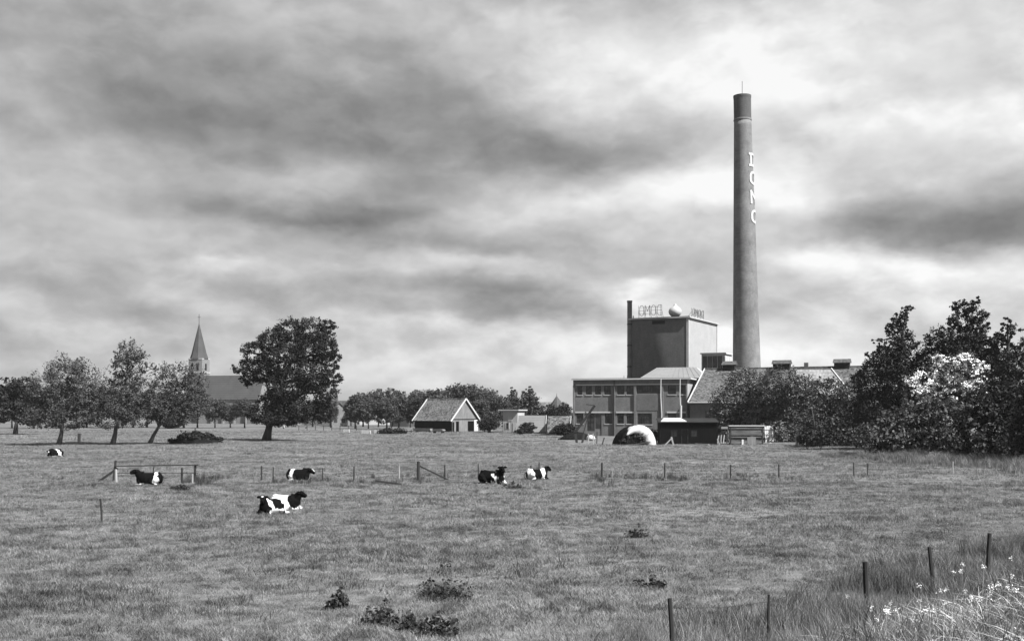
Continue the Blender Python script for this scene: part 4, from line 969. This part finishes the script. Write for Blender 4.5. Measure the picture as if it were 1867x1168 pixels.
# planks and pale clutter along the barn
for i, (px, py, L, hh, lab) in enumerate([(772,786,5.5,.55,'long stack of pale boards before the dark barn wall'),(800,788,3.2,.5,'shorter stack of pale boards near the barn corner'),(744,787,2.0,.6,'pale hump of sacks left of the barn')]):
    q = GX(px, GD(py)-8); t = thing('board_stack', lab, 'boards', q, R(-38 if i < 2 else 0), 'clutter along the barn')
    for r in range(4):
        MB().box(-L/2+random.uniform(0,.4),L/2-random.uniform(0,.4),-.5,.4,.5*i*.3+r*hh/4+.25,.5*i*.3+r*hh/4+.25+hh/4-.02).build('board', M_board if r % 2 else M_post_l, t)
    for x in (-L*.35, L*.35): MB().box(x-.1,x+.1,-.45,.35,0,.25+.15*i).build('bearer', M_post, t)
for i, (px, py, lab, w) in enumerate([(632,788,'tiny pale trough far right of the big tree',.5),(668,791,'pale trough left of the dark yard heap',.8),(690,790,'second pale trough beside the dark yard heap',.7),(508,779,'pale trough beneath the big tree crown',1.6)]):
    q = GX(px, GD(py)); t = thing('trough', lab, 'trough', q, 0, 'pale troughs'); m = MB(); m.prism([(-w,-.35,.1),(w,-.35,.1),(w,-.5,.7),(-w,-.5,.7)],(0,0,0),(0,.08,0)); m.prism([(-w,.35,.1),(w,.35,.1),(w,.5,.7),(-w,.5,.7)],(0,0,0),(0,-.08,0)); m.box(-w,w,-.3,.3,.06,.14); m.box(-w-.05,-w,-.5,.5,.05,.72); m.box(w,w+.05,-.5,.5,.05,.72); m.build('basin', M_white, t)
q = GX(715, 222); yh = thing('yard_heap', 'low dark heap in the yard left of the barn', 'heap', q); hc = MB().lathe([(2.8,-.1),(2.4,.3),(1.5,.75),(.2,.95)], 14).build('heap_core', M_earth, yh); hc.scale = (1.1,.6,1)
hw = crown_mesh('brushwood', [(0,0,.4,2.8,1.4,.6)], .4, 2.5, .3, 18, .4, zmin=0); link('brushwood', hw, M_leaf_dark, yh)
# shrubs in front of hut and low shed, and elsewhere
def shrub(label, px, D, w, h, mat, grp, leaf=.32, cat='shrub', name='shrub'):
    q = GX(px, D); t = thing(name, label, cat, q, 0, grp); bl = [(random.uniform(-.3,.3)*w, random.uniform(-.2,.2)*w, h*random.uniform(.3,.62), w*.3, w*.28, h*.34) for _ in range(6)]
    m = MB()
    for b in bl: m.tube([(b[0]*.2,b[1]*.2,-.1),(b[0]*.7,b[1]*.7,b[2]*.6),(b[0],b[1],b[2])], [.06,.04,.02], 5, cap=False)
    m.build('stem', M_bark, t, fix=False); link('foliage', crown_mesh('foliage', bl, leaf, 2.6, .3, 20, .5, zmin=0), mat, t); return t
shrub('round shrub before the low pale shed', 962, 222, 3.2, 2.4, M_leaf_dark, 'yard shrubs'); shrub('low shrub left of the round yard shrub', 950, 218, 2.6, 1.2, M_leaf_dark, 'yard shrubs'); shrub('dark shrub between barn and hut', 893, 233, 5.0, 3.4, M_leaf_dark, 'yard shrubs')
shrub('dark shrub at the foot of the factory wing left end', 1033, 190, 3.8, 2.6, M_leaf_dark, 'yard shrubs'); shrub('dark shrub right of the covered haystack', 1197, 156, 1.8, 2.2, M_leaf_dark, 'yard shrubs'); shrub('low dark bush at the church foot', 318, 290, 5.5, 3.0, M_leaf_dark, 'yard shrubs', .45)
# dark brush mound left of the big tree
q = GX(358, 158); mo = thing('brush_mound', 'dark mound of brushwood and earth in the field left of the big tree', 'mound', q)
mc = MB().lathe([(4.4,-.15),(3.6,.35),(2.4,.95),(1.2,1.5),(.2,1.7)], 18).build('earth_core', M_earth, mo, smooth=True); mc.scale = (1, .55, .9)
link('brushwood', crown_mesh('brushwood', [(0,0,.75,2.6,1.5,.75),(-2.2,0,.3,2.0,1.0,.4),(2.3,0,.4,1.8,1.0,.4)], .42, 2.6, .26, 20, .5, zmin=0), M_leaf_dark, mo)

# ------------------------------------------------------------------ fences
def fence(label, posts, wires=(), name='wire_fence', grp='field fences', base=None):
    p0 = base or GX(posts[0][0], posts[0][1]); t = thing(name, label, 'fence', p0, 0, grp); tops = []
    for (px, D, h, w, ln, mt) in posts:
        g = GX(px, D)-p0
        m = MB(); k = 7; m.tube([(g.x,g.y,g.z-.2),(g.x+ln*.5+random.uniform(-.01,.01),g.y,g.z+h*.5),(g.x+ln,g.y,g.z+h)], [w*.52,w*.5,w*.46], k)
        m.build('post', mt, t); tops.append((g, h, ln, D))
    for f in wires:
        m = MB()
        for a, b in zip(tops[:-1], tops[1:]):
            pa_ = a[0]+Vector((a[2]*f,0,a[1]*f)); pb_ = b[0]+Vector((b[2]*f,0,b[1]*f)); mid = pa_.lerp(pb_,.5)-Vector((0,0,.06)); m.tube([pa_,mid,pb_], (.004 if a[3] < 60 else .0035), 4, cap=False)
        m.build('wire', M_iron, t)
    return t, p0
PD, PL = M_post, M_post_l
D0 = 71.0
def mid_D(px): return 70.0 + (px-480)*0.006
mids = [(477,1.0,.10,.0,PD),(498,.9,.08,.02,PD),(588,.85,.07,0,PD),(645,1.0,.10,.02,PD),(728,1.0,.10,0,PL),(763,1.25,.22,0,PD),(811,.95,.10,0,PD),(872,1.0,.07,0,PD),(968,.95,.08,0,PD),(983,1.15,.08,0,PD),(1097,1.0,.14,.02,PD),(1117,.7,.06,.0,PL),(1212,1.05,.10,0,PD),(1332,.95,.10,.0,PD),(1420,.9,.10,0,PD),(1557,1.05,.09,-.04,PD),(1582,.95,.08,0,PD),(1737,.9,.10,0,PL)]
fm, p0 = fence('old wire fence with uneven posts crossing the middle of the field', [(px, mid_D(px), h, w, ln, mt) for px, h, w, ln, mt in mids], (.9,.55))
gp = GX(763, mid_D(763))-p0; MB().bar(gp+Vector((.05,0,.95)), gp+Vector((2.0,.1,0)), .10).build('brace', PD, fm)
gp = GX(690, 68)-p0; MB().bar(gp+Vector((-.2,0,.25)), gp+Vector((1.4,.1,.02)), .12).build('fallen_rail', PD, fm)
fg, p1 = fence('rickety rail fence with a leaning post behind the black cow on the left', [(207,70,1.35,.16,.15,PD),(212,69,.85,.16,-.02,PL),(280,70,.95,.07,0,PD),(332,70,.95,.14,0,PD),(355,70,1.15,.16,.05,PD),(351,69.6,.6,.12,0,PL)], (), 'rail_fence')
a = GX(211,70)-p1; b = GX(362,70)-p1; MB().bar(a+Vector((0,-.1,1.0)), b+Vector((0,-.1,1.15)), .065).build('rail', PD, fg); MB().bar(a+Vector((.1,-.1,.55)), b+Vector((0,-.1,.62)), .03).build('wire', M_iron, fg)
MB().bar(a+Vector((-1.1,0,.0)), a+Vector((.12,0,.85)), .13).build('brace', PD, fg)
fence('near wire fence with leaning posts running along the tall grass at the right', [(1228,19.8,1.14,.09,-.07,PD),(1401,21.6,.95,.06,.01,PD),(1581,25.2,1.10,.13,-.05,PD),(1703,27.3,1.08,.10,-.12,PD),(1801,30.2,1.16,.12,.05,PD),(1905,33.6,1.12,.12,0,PD)], (.85,))
t, _ = fence('lone thin leaning fence post in the left foreground field', [(186,45.5,1.0,.085,-.06,PD)], (), 'lone_post', None); t['category'] = 'post'
fence('far row of low stakes behind the big tree', [(px, 262+(px-560)*.02, 1.2, .16, 0, PD) for px in (545,560,575,590,605,620,635,650)], (.8,), 'stake_fence')
post_thing('dark gnarled stump post in the far left field', 144, 160, 1.3, .35, M_post, .05)

# ------------------------------------------------------------------ cows
def ring_loft(bm, secs, k=16):
    """secs: (center, half width vec, up vec lo, up vec hi)"""
    rows = []
    for (c, wv_, lo_, hi_) in secs:
        row = []
        for j in range(k):
            a = 2*math.pi*j/k; s, co = math.sin(a), math.cos(a)
            h = hi_*s if s > 0 else lo_*(-s)
            row.append(bm.verts.new(Vector(c) + Vector(wv_)*co + h))
        rows.append(row)
    for r0_, r1_ in zip(rows[:-1], rows[1:]):
        for j in range(k): bm.faces.new((r0_[j], r0_[(j+1)%k], r1_[(j+1)%k], r1_[j]))
    bm.faces.new(rows[0][::-1]); bm.faces.new(rows[-1])
def limb(bm, pts, rad, k=10):
    pts = [Vector(p) for p in pts]; secs = []
    for i, p in enumerate(pts):
        d = (pts[min(i+1,len(pts)-1)]-pts[max(i-1,0)]).normalized(); up = Vector((0,0,1)) if abs(d.z) < .9 else Vector((1,0,0))
        r = d.cross(up).normalized(); u = r.cross(d)
        w, h = rad[i] if isinstance(rad[i], tuple) else (rad[i], rad[i])
        secs.append((p, r*w, -u*h, u*h))
    ring_loft(bm, secs, k)
XS_ = .80
def make_cow(label, px, py, head_yaw, heading, patches, pitch=-22, neck_up=.42, base_black=True, scale=.92, dD=0.0):
    D = GD(py)+dD; g = GX(px, D)
    t = thing('cow', label, 'cow', g, math.atan2(heading[1], heading[0]), 'black and white cows lying in the pasture'); t.scale = (scale*XS_, scale, scale)
    bm = bmesh.new(); Z = Vector((0,0,1))
    secs = []
    for (x, w, lo_, hi_) in [(-1.10,.10,.28,.50),(-1.04,.27,.12,.66),(-.85,.40,.0,.80),(-.55,.47,-.06,.84),(-.15,.54,-.06,.80),(.25,.52,-.06,.80),(.55,.43,-.04,.84),(.78,.33,.02,.80),(.95,.22,.12,.70),(1.02,.10,.25,.55)]:
        c = .36; secs.append(((x,0,c), Vector((0,w,0)), Z*(lo_-c), Z*(hi_-c)))
    ring_loft(bm, secs, 18)
    limb(bm, [(-.95,.10,.68),(-.78,.16,.77),(-.6,.2,.74)], [.06,.09,.08])          # hook bones
    limb(bm, [(-.95,-.10,.68),(-.78,-.16,.77),(-.6,-.2,.74)], [.06,.09,.08])
    ny = R(head_yaw); nb = Vector((.74,0,.58)); poll = nb + Vector((.30*math.cos(ny*.7), .30*math.sin(ny*.7), neck_up))
    limb(bm, [(.45,0,.55), nb, nb.lerp(poll,.55)+Vector((0,0,.0)), poll], [(.32,.38),(.27,.33),(.19,.26),(.14,.17)], 12)
    hd = Vector((math.cos(ny)*math.cos(R(pitch)), math.sin(ny)*math.cos(R(pitch)), math.sin(R(pitch)))); side = Vector((-math.sin(ny), math.cos(ny), 0)); upv = hd.cross(side)*-1
    if upv.z < 0: upv = -upv
    hs = []
    for f, w, h in [(-.06,.10,.10),(.02,.14,.15),(.14,.145,.175),(.26,.12,.155),(.36,.105,.13),(.44,.11,.12),(.50,.08,.08)]:
        hs.append((poll+hd*f, side*w, -upv*h*1.15, upv*h*.85))
    ring_loft(bm, hs, 14)
    for s in (-1, 1):
        e0 = poll+side*s*.10+upv*.03-hd*.01; limb(bm, [e0, e0+side*s*.10-hd*.0, e0+side*s*.20-upv*.02+hd*.01, e0+side*s*.25-upv*.04+hd*.01], [(.035,.04),(.045,.085),(.04,.07),(.015,.025)], 8)
        limb(bm, [(.60,.22*s,.32),(.85,.30*s,.14),(1.02,.30*s,.08),(.80,.36*s,.07),(.58,.36*s,.06)], [.15,.11,.085,.06,.055], 8)
        limb(bm, [(-.70,.34*s,.42),(-.40,.50*s,.34),(-.12,.60*s,.16),(-.38,.68*s,.08),(-.72,.66*s,.06),(-.55,.70*s,.055)], [.30,.24,.13,.075,.055,.05], 8)
    bmesh.ops.recalc_face_normals(bm, faces=bm.faces)
    me = bpy.data.meshes.new('cow_raw'); bm.to_mesh(me); bm.free()
    tmp = bpy.data.objects.new('tmp', me); col.objects.link(tmp)
    rm = tmp.modifiers.new('r', 'REMESH'); rm.mode = 'VOXEL'; rm.voxel_size = .026
    sm_ = tmp.modifiers.new('s', 'SMOOTH'); sm_.iterations = 4; sm_.factor = .5
    dg = bpy.context.evaluated_depsgraph_get(); me2 = bpy.data.meshes.new_from_object(tmp.evaluated_get(dg)); bpy.data.objects.remove(tmp); bpy.data.meshes.remove(me)
    me2.name = 'cow_body'; me2.polygons.foreach_set('use_smooth', [True]*len(me2.polygons))
    n = len(me2.vertices); co = np.empty(n*3, np.float32); me2.vertices.foreach_get('co', co); co = co.reshape(-1,3)
    hl = (co-np.array(poll))@np.array(hd); hside = (co-np.array(poll))@np.array(side); hup = (co-np.array(poll))@np.array(upv)
    wob = .05*np.sin(co[:,0]*9+co[:,2]*7)+.04*np.sin(co[:,1]*11-co[:,2]*13+1)+.02*np.sin(co[:,0]*31+co[:,1]*23)
    white = np.full(n, -1.0)
    for f in patches: white = np.maximum(white, f(co[:,0]+wob, co[:,1]+wob, co[:,2]+wob, hl, hside, hup))
    val = np.clip(.5+white*14, 0, 1)
    val = np.where((co[:,0] < .5) | (hl < .44), val, val*.5)
    at = me2.attributes.new('coat', 'FLOAT', 'POINT'); at.data.foreach_set('value', val.astype(np.float32))
    link('body', me2, M_cow, t)
    m = MB(); m.tube([(-1.10,0,.56),(-1.20,.05,.40),(-1.18,.14,.15),(-1.0,.32,.05),(-.85,.45,.04)], [.035,.03,.022,.03,.01], 6).build('tail', M_cowdark, t, smooth=True)
    for s in (-1, 1):
        b = poll+side*s*.115+hd*.13+upv*.04; m = MB(); m.lathe([(.004,-.02),(.02,-.012),(.024,0),(.02,.012),(.004,.02)], 8); e_ = m.build('eye', M_iron, t, smooth=True); e_.location = b
        pass
    return t
M_cow, nt, bs = new_mat('cow_coat')
an = nt.nodes.new('ShaderNodeAttribute'); an.attribute_name = 'coat'
cr_ = ramp(nt, an.outputs['Fac'], [(0.42, .004), (0.58, .58)]); nz = noise(nt, 14, 4, .6); nt.links.new(mulc(nt, cr_, ramp(nt, nz, [(.3,.8),(.7,1)])), bs.inputs['Base Color'])
bs.inputs['Roughness'].default_value = .8; bs.inputs['Specular IOR Level'].default_value = .03
M_cowdark = plain('cow_black_hair', .01, .3, 6)
band = lambda a, b: (lambda x,y,z,hl,hs,hu: np.minimum(x-a, b-x))
below = lambda zz, a=-9, b=9: (lambda x,y,z,hl,hs,hu: np.minimum(np.minimum(zz-z, x-a), b-x))
blaze = lambda: (lambda x,y,z,hl,hs,hu: np.where(hu > 0, .045-np.abs(hs)-.35*np.maximum(0,.02-hl)-np.maximum(0,hl-.40)*.3, -1))
star = lambda r=.05: (lambda x,y,z,hl,hs,hu: np.where(hu > 0, r-np.hypot(hs, hl-.12), -1))
ball = lambda cx,cy,cz,r: (lambda x,y,z,hl,hs,hu: r-np.sqrt((x-cx)**2+(y-cy)**2+(z-cz)**2))
make_cow('front cow lying head-on with black face and white flank', 497, 934, 32, (-.55,-.83), [band(-1.3,-.28), below(.32,-.2,.75), star(.07), (lambda x,y,z,hl,hs,hu: np.minimum(np.minimum(.12-np.abs(x-.55-.3*(z-.5)), z-.3), y))], pitch=-28, neck_up=.34, scale=.84)
make_cow('black-headed cow facing right just behind the head-on cow', 521, 930, -6, (.93,-.10), [band(-1.3,.32), below(.2)], pitch=-20, neck_up=.36, dD=1.0, scale=.84)
make_cow('cow with white shoulder band resting alone near the field centre', 545, 877, 0, (.95,-.16), [band(-.62,-.25), below(.12,.3,2), (lambda x,y,z,hl,hs,hu: np.where(hl > .08, .03-np.abs(hs+.02)+.0*hu, -1)*np.where(hu > 0, 1, 9))], pitch=-30, neck_up=.20)
make_cow('mostly black cow lying before the rail fence on the left', 272, 884, 10, (-.95,-.20), [band(-.75,-.42), below(.10,.3,2)], pitch=-15, neck_up=.36)
make_cow('black cow with raised head and white chest stripe right of centre', 897, 882, -38, (.86,-.50), [below(.15,-.1,.9), (lambda x,y,z,hl,hs,hu: np.minimum(np.minimum(y-.10, x-.2), .60-z)), ball(-1.0,-.1,.75,.11), (lambda x,y,z,hl,hs,hu: np.minimum(.10-np.abs(x-.55+.5*(z-.5)), .75-z)), ball(.35,-.4,.65,.09)], pitch=-28, neck_up=.44, scale=1.02)
make_cow('small white and black banded cow farthest right', 979, 873, 15, (.94,.22), [band(-1.02,-.42), band(.36,.70)], pitch=-28, neck_up=.36, scale=.86)
make_cow('distant cow with lowered head under the left field trees', 100, 831, 10, (-.35,-.92), [band(-.3,.1), below(.1), star(.08)], pitch=-60, neck_up=.02, scale=.95)

# ------------------------------------------------------------------ grass
def blade_tuft(n, hgt, spread, wid, lean, seed, segs=2, dome=0.0):
    r = np.random.default_rng(seed); V, F = [], []
    for i in range(n):
        a = r.uniform(0, 6.283); rr = spread*math.sqrt(r.uniform()); bx, by = rr*math.cos(a), rr*math.sin(a); h = hgt*r.uniform(.45, 1.2)*(1-dome*rr/spread)
        ld = r.uniform(0, 6.283); ll = h*lean*r.uniform(.2, 1.3); lx, ly = ll*math.cos(ld), ll*math.sin(ld); wa = r.uniform(0, 6.283); wx, wy = wid*math.cos(wa), wid*math.sin(wa)
        b = len(V)
        for s in range(segs):
            f = s/segs; k = f*f; z = h*(f - .25*lean*k); V += [(bx+lx*k-wx*(1-f*.6), by+ly*k-wy*(1-f*.6), z-.02), (bx+lx*k+wx*(1-f*.6), by+ly*k+wy*(1-f*.6), z-.02)]
        V.append((bx+lx, by+ly, max(.02, h*(1-.3*lean))))
        for s in range(segs-1): F.append((b+2*s, b+2*s+1, b+2*s+3)); F.append((b+2*s, b+2*s+3, b+2*s+2))
        F.append((b+2*segs-2, b+2*segs-1, b+2*segs))
    return np_mesh('tuft', V, F)
def scatter(name, label, cat, pts, rot_, scl, idx, meshes, mat):
    """One object: points that carry instanced tufts (geometry nodes)."""
    me = bpy.data.meshes.new(name); me.vertices.add(len(pts)); me.vertices.foreach_set('co', np.asarray(pts, np.float32).ravel())
    for nm, arr in (('rot', rot_), ('scl', scl)):
        me.attributes.new(nm, 'FLOAT', 'POINT').data.foreach_set('value', np.asarray(arr, np.float32))
    me.attributes.new('pick', 'INT', 'POINT').data.foreach_set('value', np.asarray(idx, np.int32))
    o = link(name, me, mat); o['kind'] = 'stuff'; o['label'] = label; o['category'] = cat
    ng = bpy.data.node_groups.new(name, 'GeometryNodeTree')
    ng.interface.new_socket('Geometry', in_out='INPUT', socket_type='NodeSocketGeometry'); ng.interface.new_socket('Geometry', in_out='OUTPUT', socket_type='NodeSocketGeometry')
    N = ng.nodes.new; L = ng.links.new; gi = N('NodeGroupInput'); go = N('NodeGroupOutput'); iop = N('GeometryNodeInstanceOnPoints'); jn = N('GeometryNodeJoinGeometry')
    for m_ in reversed(meshes):
        m_.materials.clear(); m_.materials.append(mat); ob = bpy.data.objects.new('tuft_source', m_); oi = N('GeometryNodeObjectInfo'); oi.inputs['Object'].default_value = ob; oi.inputs['As Instance'].default_value = False
        g2i = N('GeometryNodeGeometryToInstance'); L(oi.outputs['Geometry'], g2i.inputs[0]); L(g2i.outputs[0], jn.inputs[0])
    def attr(nm, ty):
        a = N('GeometryNodeInputNamedAttribute'); a.data_type = ty; a.inputs['Name'].default_value = nm; return a.outputs['Attribute']
    m2p = N('GeometryNodeMeshToPoints'); L(gi.outputs[0], m2p.inputs[0]); L(m2p.outputs[0], iop.inputs['Points']); L(jn.outputs[0], iop.inputs['Instance'])
    iop.inputs['Pick Instance'].default_value = True; L(attr('pick', 'INT'), iop.inputs['Instance Index'])
    cx = N('ShaderNodeCombineXYZ'); L(attr('rot', 'FLOAT'), cx.inputs[2]); L(cx.outputs[0], iop.inputs['Rotation'])
    cs = N('ShaderNodeCombineXYZ'); s_ = attr('scl', 'FLOAT')
    for i in range(3): L(s_, cs.inputs[i])
    L(cs.outputs[0], iop.inputs['Scale']); L(iop.outputs[0], go.inputs[0])
    md = o.modifiers.new('scatter', 'NODES'); md.node_group = ng; return o
def wedge(y0, y1, dens, margin=6.0):
    wmax = .50*y1+margin; n = int(dens*(y1-y0)*2*wmax); x = rng.uniform(-wmax, wmax, n); y = rng.uniform(y0, y1, n); k = np.abs(x) < .50*y+margin; return x[k], y[k]
def fence_d(x, y): return (x-FA[0])*FN[0] + (y-FA[1])*FN[1]
def vnoise(x, y, s, sd=0):
    return .5+.25*(np.sin(x*s+1.7*np.sin(y*s*.7+sd)+sd)+np.sin(y*s*1.3+1.3*np.sin(x*s*.9+sd*2)))
XS, YS, SC = [], [], []
for y0, y1, dn, sc in ((3,17,24,.85),(17,30,30,.85),(30,45,20,.95),(45,70,10,1.1),(70,110,4.5,1.3),(110,170,1.6,1.6),(170,260,.5,2.0)):
    x, y = wedge(y0, y1, dn, 14 if y0 < 30 else 8); XS.append(x); YS.append(y); SC.append(np.full(len(x), sc))
x = np.concatenate(XS); y = np.concatenate(YS); s = np.concatenate(SC)
k = ~((y > 140) & (x > 8) & (y > 150)) & (fence_d(x, y) < 16.0); x, y, s = x[k], y[k], s[k]
s = s*(.45+.95*(.6*vnoise(x, y, .45, 2)+.4*vnoise(x, y, 1.6, 6))*rng.uniform(.5, 1.5, len(x)))
tufts = [blade_tuft(26, .15, .30, .007, .9, 100+i) for i in range(5)]
scatter('pasture_grass', 'short grazed pasture grass covering the field', 'grass', np.stack([x, y, ground_z(x, y)], 1), rng.uniform(0, 6.28, len(x)), s, rng.integers(0, 5, len(x)), tufts, M_grass)
# tall grass along the near fence and on the bank
x, y = wedge(4, 46, 26, 12); d = fence_d(x, y); n_ = vnoise(x, y, .9, 5)
k = (d > -1.6-1.6*n_) & ((d < 1.9+1.2*n_) | ((d < 16) & (rng.uniform(0,1,len(x)) < .35))) & (x > 0.5); xt, yt = x[k], y[k]
tall = [blade_tuft(20, .62, .22, .006, .55, 200+i, 3) for i in range(4)]
scatter('tall_grass', 'tall unmown grass along the near fence', 'grass', np.stack([xt, yt, ground_z(xt, yt)], 1), rng.uniform(0, 6.28, len(xt)), rng.uniform(.4, 1.15, len(xt))*(.45+.85*vnoise(xt, yt, 1.3, 7)), rng.integers(0, 4, len(xt)), tall, M_tall)
x, y = wedge(5, 40, 22, 12); d = fence_d(x, y); n_ = vnoise(x, y, 1.1, 9); k = (d > 1.6+1.2*n_) & (d < 16) & (x > 1.5) & (vnoise(x, y, 2.3, 3)+rng.uniform(-.3,.3,len(x)) > .30+.38*np.clip(1.0-.3*(d-1.6),0,1)); xt, yt = x[k], y[k]
weeds = [blade_tuft(9, .42, .22, .024, 1.6, 300+i, 4) for i in range(2)] + [blade_tuft(14, .36, .28, .014, 1.3, 310+i, 3) for i in range(2)] + [blade_tuft(14, .55, .2, .006, .9, 320, 3)]
scatter('bank_weeds', 'pale flopped weeds and reed leaves on the near bank at right', 'weeds', np.stack([xt, yt, ground_z(xt, yt)], 1), rng.uniform(0, 6.28, len(xt)), rng.uniform(.45, 1.1, len(xt)), rng.integers(0, 5, len(xt)), weeds, M_weed)
# rushes along the middle fence and rough grass at the right trees
X2, Y2, S2 = [], [], []
for _ in range(70):
    px = random.choice([random.uniform(1070,1460), random.uniform(1070,1460), random.uniform(340,420), random.uniform(640,780), random.uniform(480,640)]); Dc = mid_D(px)+random.gauss(-.5,2.6); c = GX(px, Dc); n = random.randint(2, 12); sz = random.uniform(.4,1.0)
    X2.append(c.x+rng.normal(0, .45*sz, n)); Y2.append(Dc+rng.normal(0, .4, n)); S2.append(rng.uniform(.25, .95, n)*sz)
n = 2600; pxs = rng.uniform(1490, 1900, n); f = (pxs-1490)/400; Dm = 112-22*f; f = np.clip(f+rng.normal(0,.08,n),0,1.2); dd = rng.normal(-1, 4.5, n)*(.25+.9*f); yy = Dm+dd; X2.append((pxs-933.5)/FPX*yy); Y2.append(yy); S2.append(rng.uniform(.3, 1.35, n)*(.35+.65*np.clip(f*2.5,0,1))*(.4+.9*vnoise(pxs*.1, yy, .9, 3)))
x = np.concatenate(X2); y = np.concatenate(Y2); s = np.concatenate(S2)
rush = [blade_tuft(24, .75, .28, .012, .45, 400+i, 2) for i in range(4)]
split = (x > 25)
scatter('rushes', 'dark rushes growing along the middle fence', 'rushes', np.stack([x, y, ground_z(x, y)], 1)[~split], rng.uniform(0, 6.28, (~split).sum()), s[~split], rng.integers(0, 4, (~split).sum()), rush, M_rush)
rush2 = [blade_tuft(24, .8, .3, .012, .5, 420+i, 2) for i in range(4)]
scatter('rough_grass', 'rough tall grass at the foot of the right trees', 'grass', np.stack([x, y, ground_z(x, y)], 1)[split], rng.uniform(0, 6.28, split.sum()), s[split], rng.integers(0, 4, split.sum()), rush2, M_tall)
# scattered dark tufts in the field
n = 4200; yy = 1/rng.uniform(1/140, 1/24, n); xx = rng.uniform(-.5, .5, n)*yy; k = (fence_d(xx, yy) < -1) & (vnoise(xx, yy, .3, 4)*.6+vnoise(xx, yy, 1.1, 8)*.4 > .55); xx, yy = xx[k], yy[k]
dark = [blade_tuft(18, .22, .3, .008, .7, 500+i) for i in range(3)]
scatter('dark_tufts', 'scattered darker grass tufts in the pasture', 'grass', np.stack([xx, yy, ground_z(xx, yy)], 1), rng.uniform(0, 6.28, len(xx)), rng.uniform(.3, 1.25, len(xx)), rng.integers(0, 3, len(xx)), dark, M_rush)
# thistle-like tussocks in the foreground: countable things
def tussock(label, px, py, w, h, seed, tall_=False):
    w *= 1.2; h *= 1.2; g = G(px, py); t = thing('tussock', label, 'tussock', g, 0, 'dark tussocks in the foreground'); r = np.random.default_rng(seed)
    n = int(110*w); V, F = [], []
    me = blade_tuft(n, h*.8, w*.55, .010, 1.0, seed, 3, .7); link('blades', me, M_tuss, t)
    bl = [(r.uniform(-.45,.45)*w, r.uniform(-.3,.3)*w, h*r.uniform(.1,.35), w*.20, w*.18, h*.26) for _ in range(6)] + [(0,0,h*.6,w*.14,w*.14,h*.34)]
    C, o_ = crown_points(bl, 10, .6, 8); k = C[:,2] > .02; V, F = leaf_quads(C[k], .10, o_[k]); link('leaves', np_mesh('leaves', V, F), M_tuss, t); return t
tussock('largest dark tussock in the middle foreground', 813, 1088, 1.05, .75, 1); tussock('small pointed dark tussock left of the others', 620, 1104, .42, .50, 2)
tussock('wide dark tussock near the bottom centre', 705, 1130, .75, .62, 3); tussock('low dark tussock at the bottom edge right of the wide one', 800, 1152, .65, .55, 4); tussock('flat dark tussock joining the wide one', 745, 1140, .6, .28, 5)
tussock('small round tussock before the raised-head cow', 938, 889, .95, .42, 6); tussock('small tussock right of the rail fence cow', 332, 898, .9, .42, 7)
tussock('small dark tussock right of the foreground centre', 1165, 985, .8, .35, 8); tussock('flat dark tussock in the right foreground field', 1190, 1062, .6, .28, 9)
# white flower heads on the bank
for i, (px, D, h) in enumerate([(1752,22.5,.95),(1749,22.0,.8),(1735,22.3,.85),(1790,19,.8),(1672,20.5,.75),(1541,23,.7),(1840,21,.8)]+[(random.uniform(1560,1860), random.uniform(13.5,20), random.uniform(.35,.62)) for _ in range(22)]):
    g = GX(px, D); t = thing('white_flower', 'white umbel flower head on a stalk in the bank weeds', 'flower', g, 0, 'white umbels on the bank')
    MB().tube([(0,0,0),(.02,0,h*.6),(.04,.01,h)], [.008,.006,.004], 5).build('stalk', M_weed, t)
    C = rng.normal(size=(40,3))*np.array([.028,.028,.022])+np.array([.04,.01,h]); V, F = leaf_quads(C*np.array([.75,.75,1])+np.array([.01,0,0]), .022, np.tile([0,0,1.],(40,1))); link('umbel', np_mesh('umbel', V, F), M_blossom, t)

# ------------------------------------------------------------------ steam and air
def volume_mat(name, dens, aniso=0.0, color=.9):
    m = bpy.data.materials.new(name); m.use_nodes = True; nt = m.node_tree; nt.nodes.clear(); out = nt.nodes.new('ShaderNodeOutputMaterial'); v = nt.nodes.new('ShaderNodeVolumePrincipled')
    v.inputs['Color'].default_value = (color,)*3+(1,); v.inputs['Density'].default_value = dens; v.inputs['Anisotropy'].default_value = aniso; nt.links.new(v.outputs[0], out.inputs['Volume']); return m, nt, v
HAZE = 0.00006
if HAZE:
    hm_, _, _ = volume_mat('haze_air', HAZE)
    hz = MB().box(-1500,1500,-40,1500,-1.6,78).build('haze', hm_); hz['kind'] = 'stuff'; hz['label'] = 'thin even haze in the air over the whole field'; hz['category'] = 'haze'
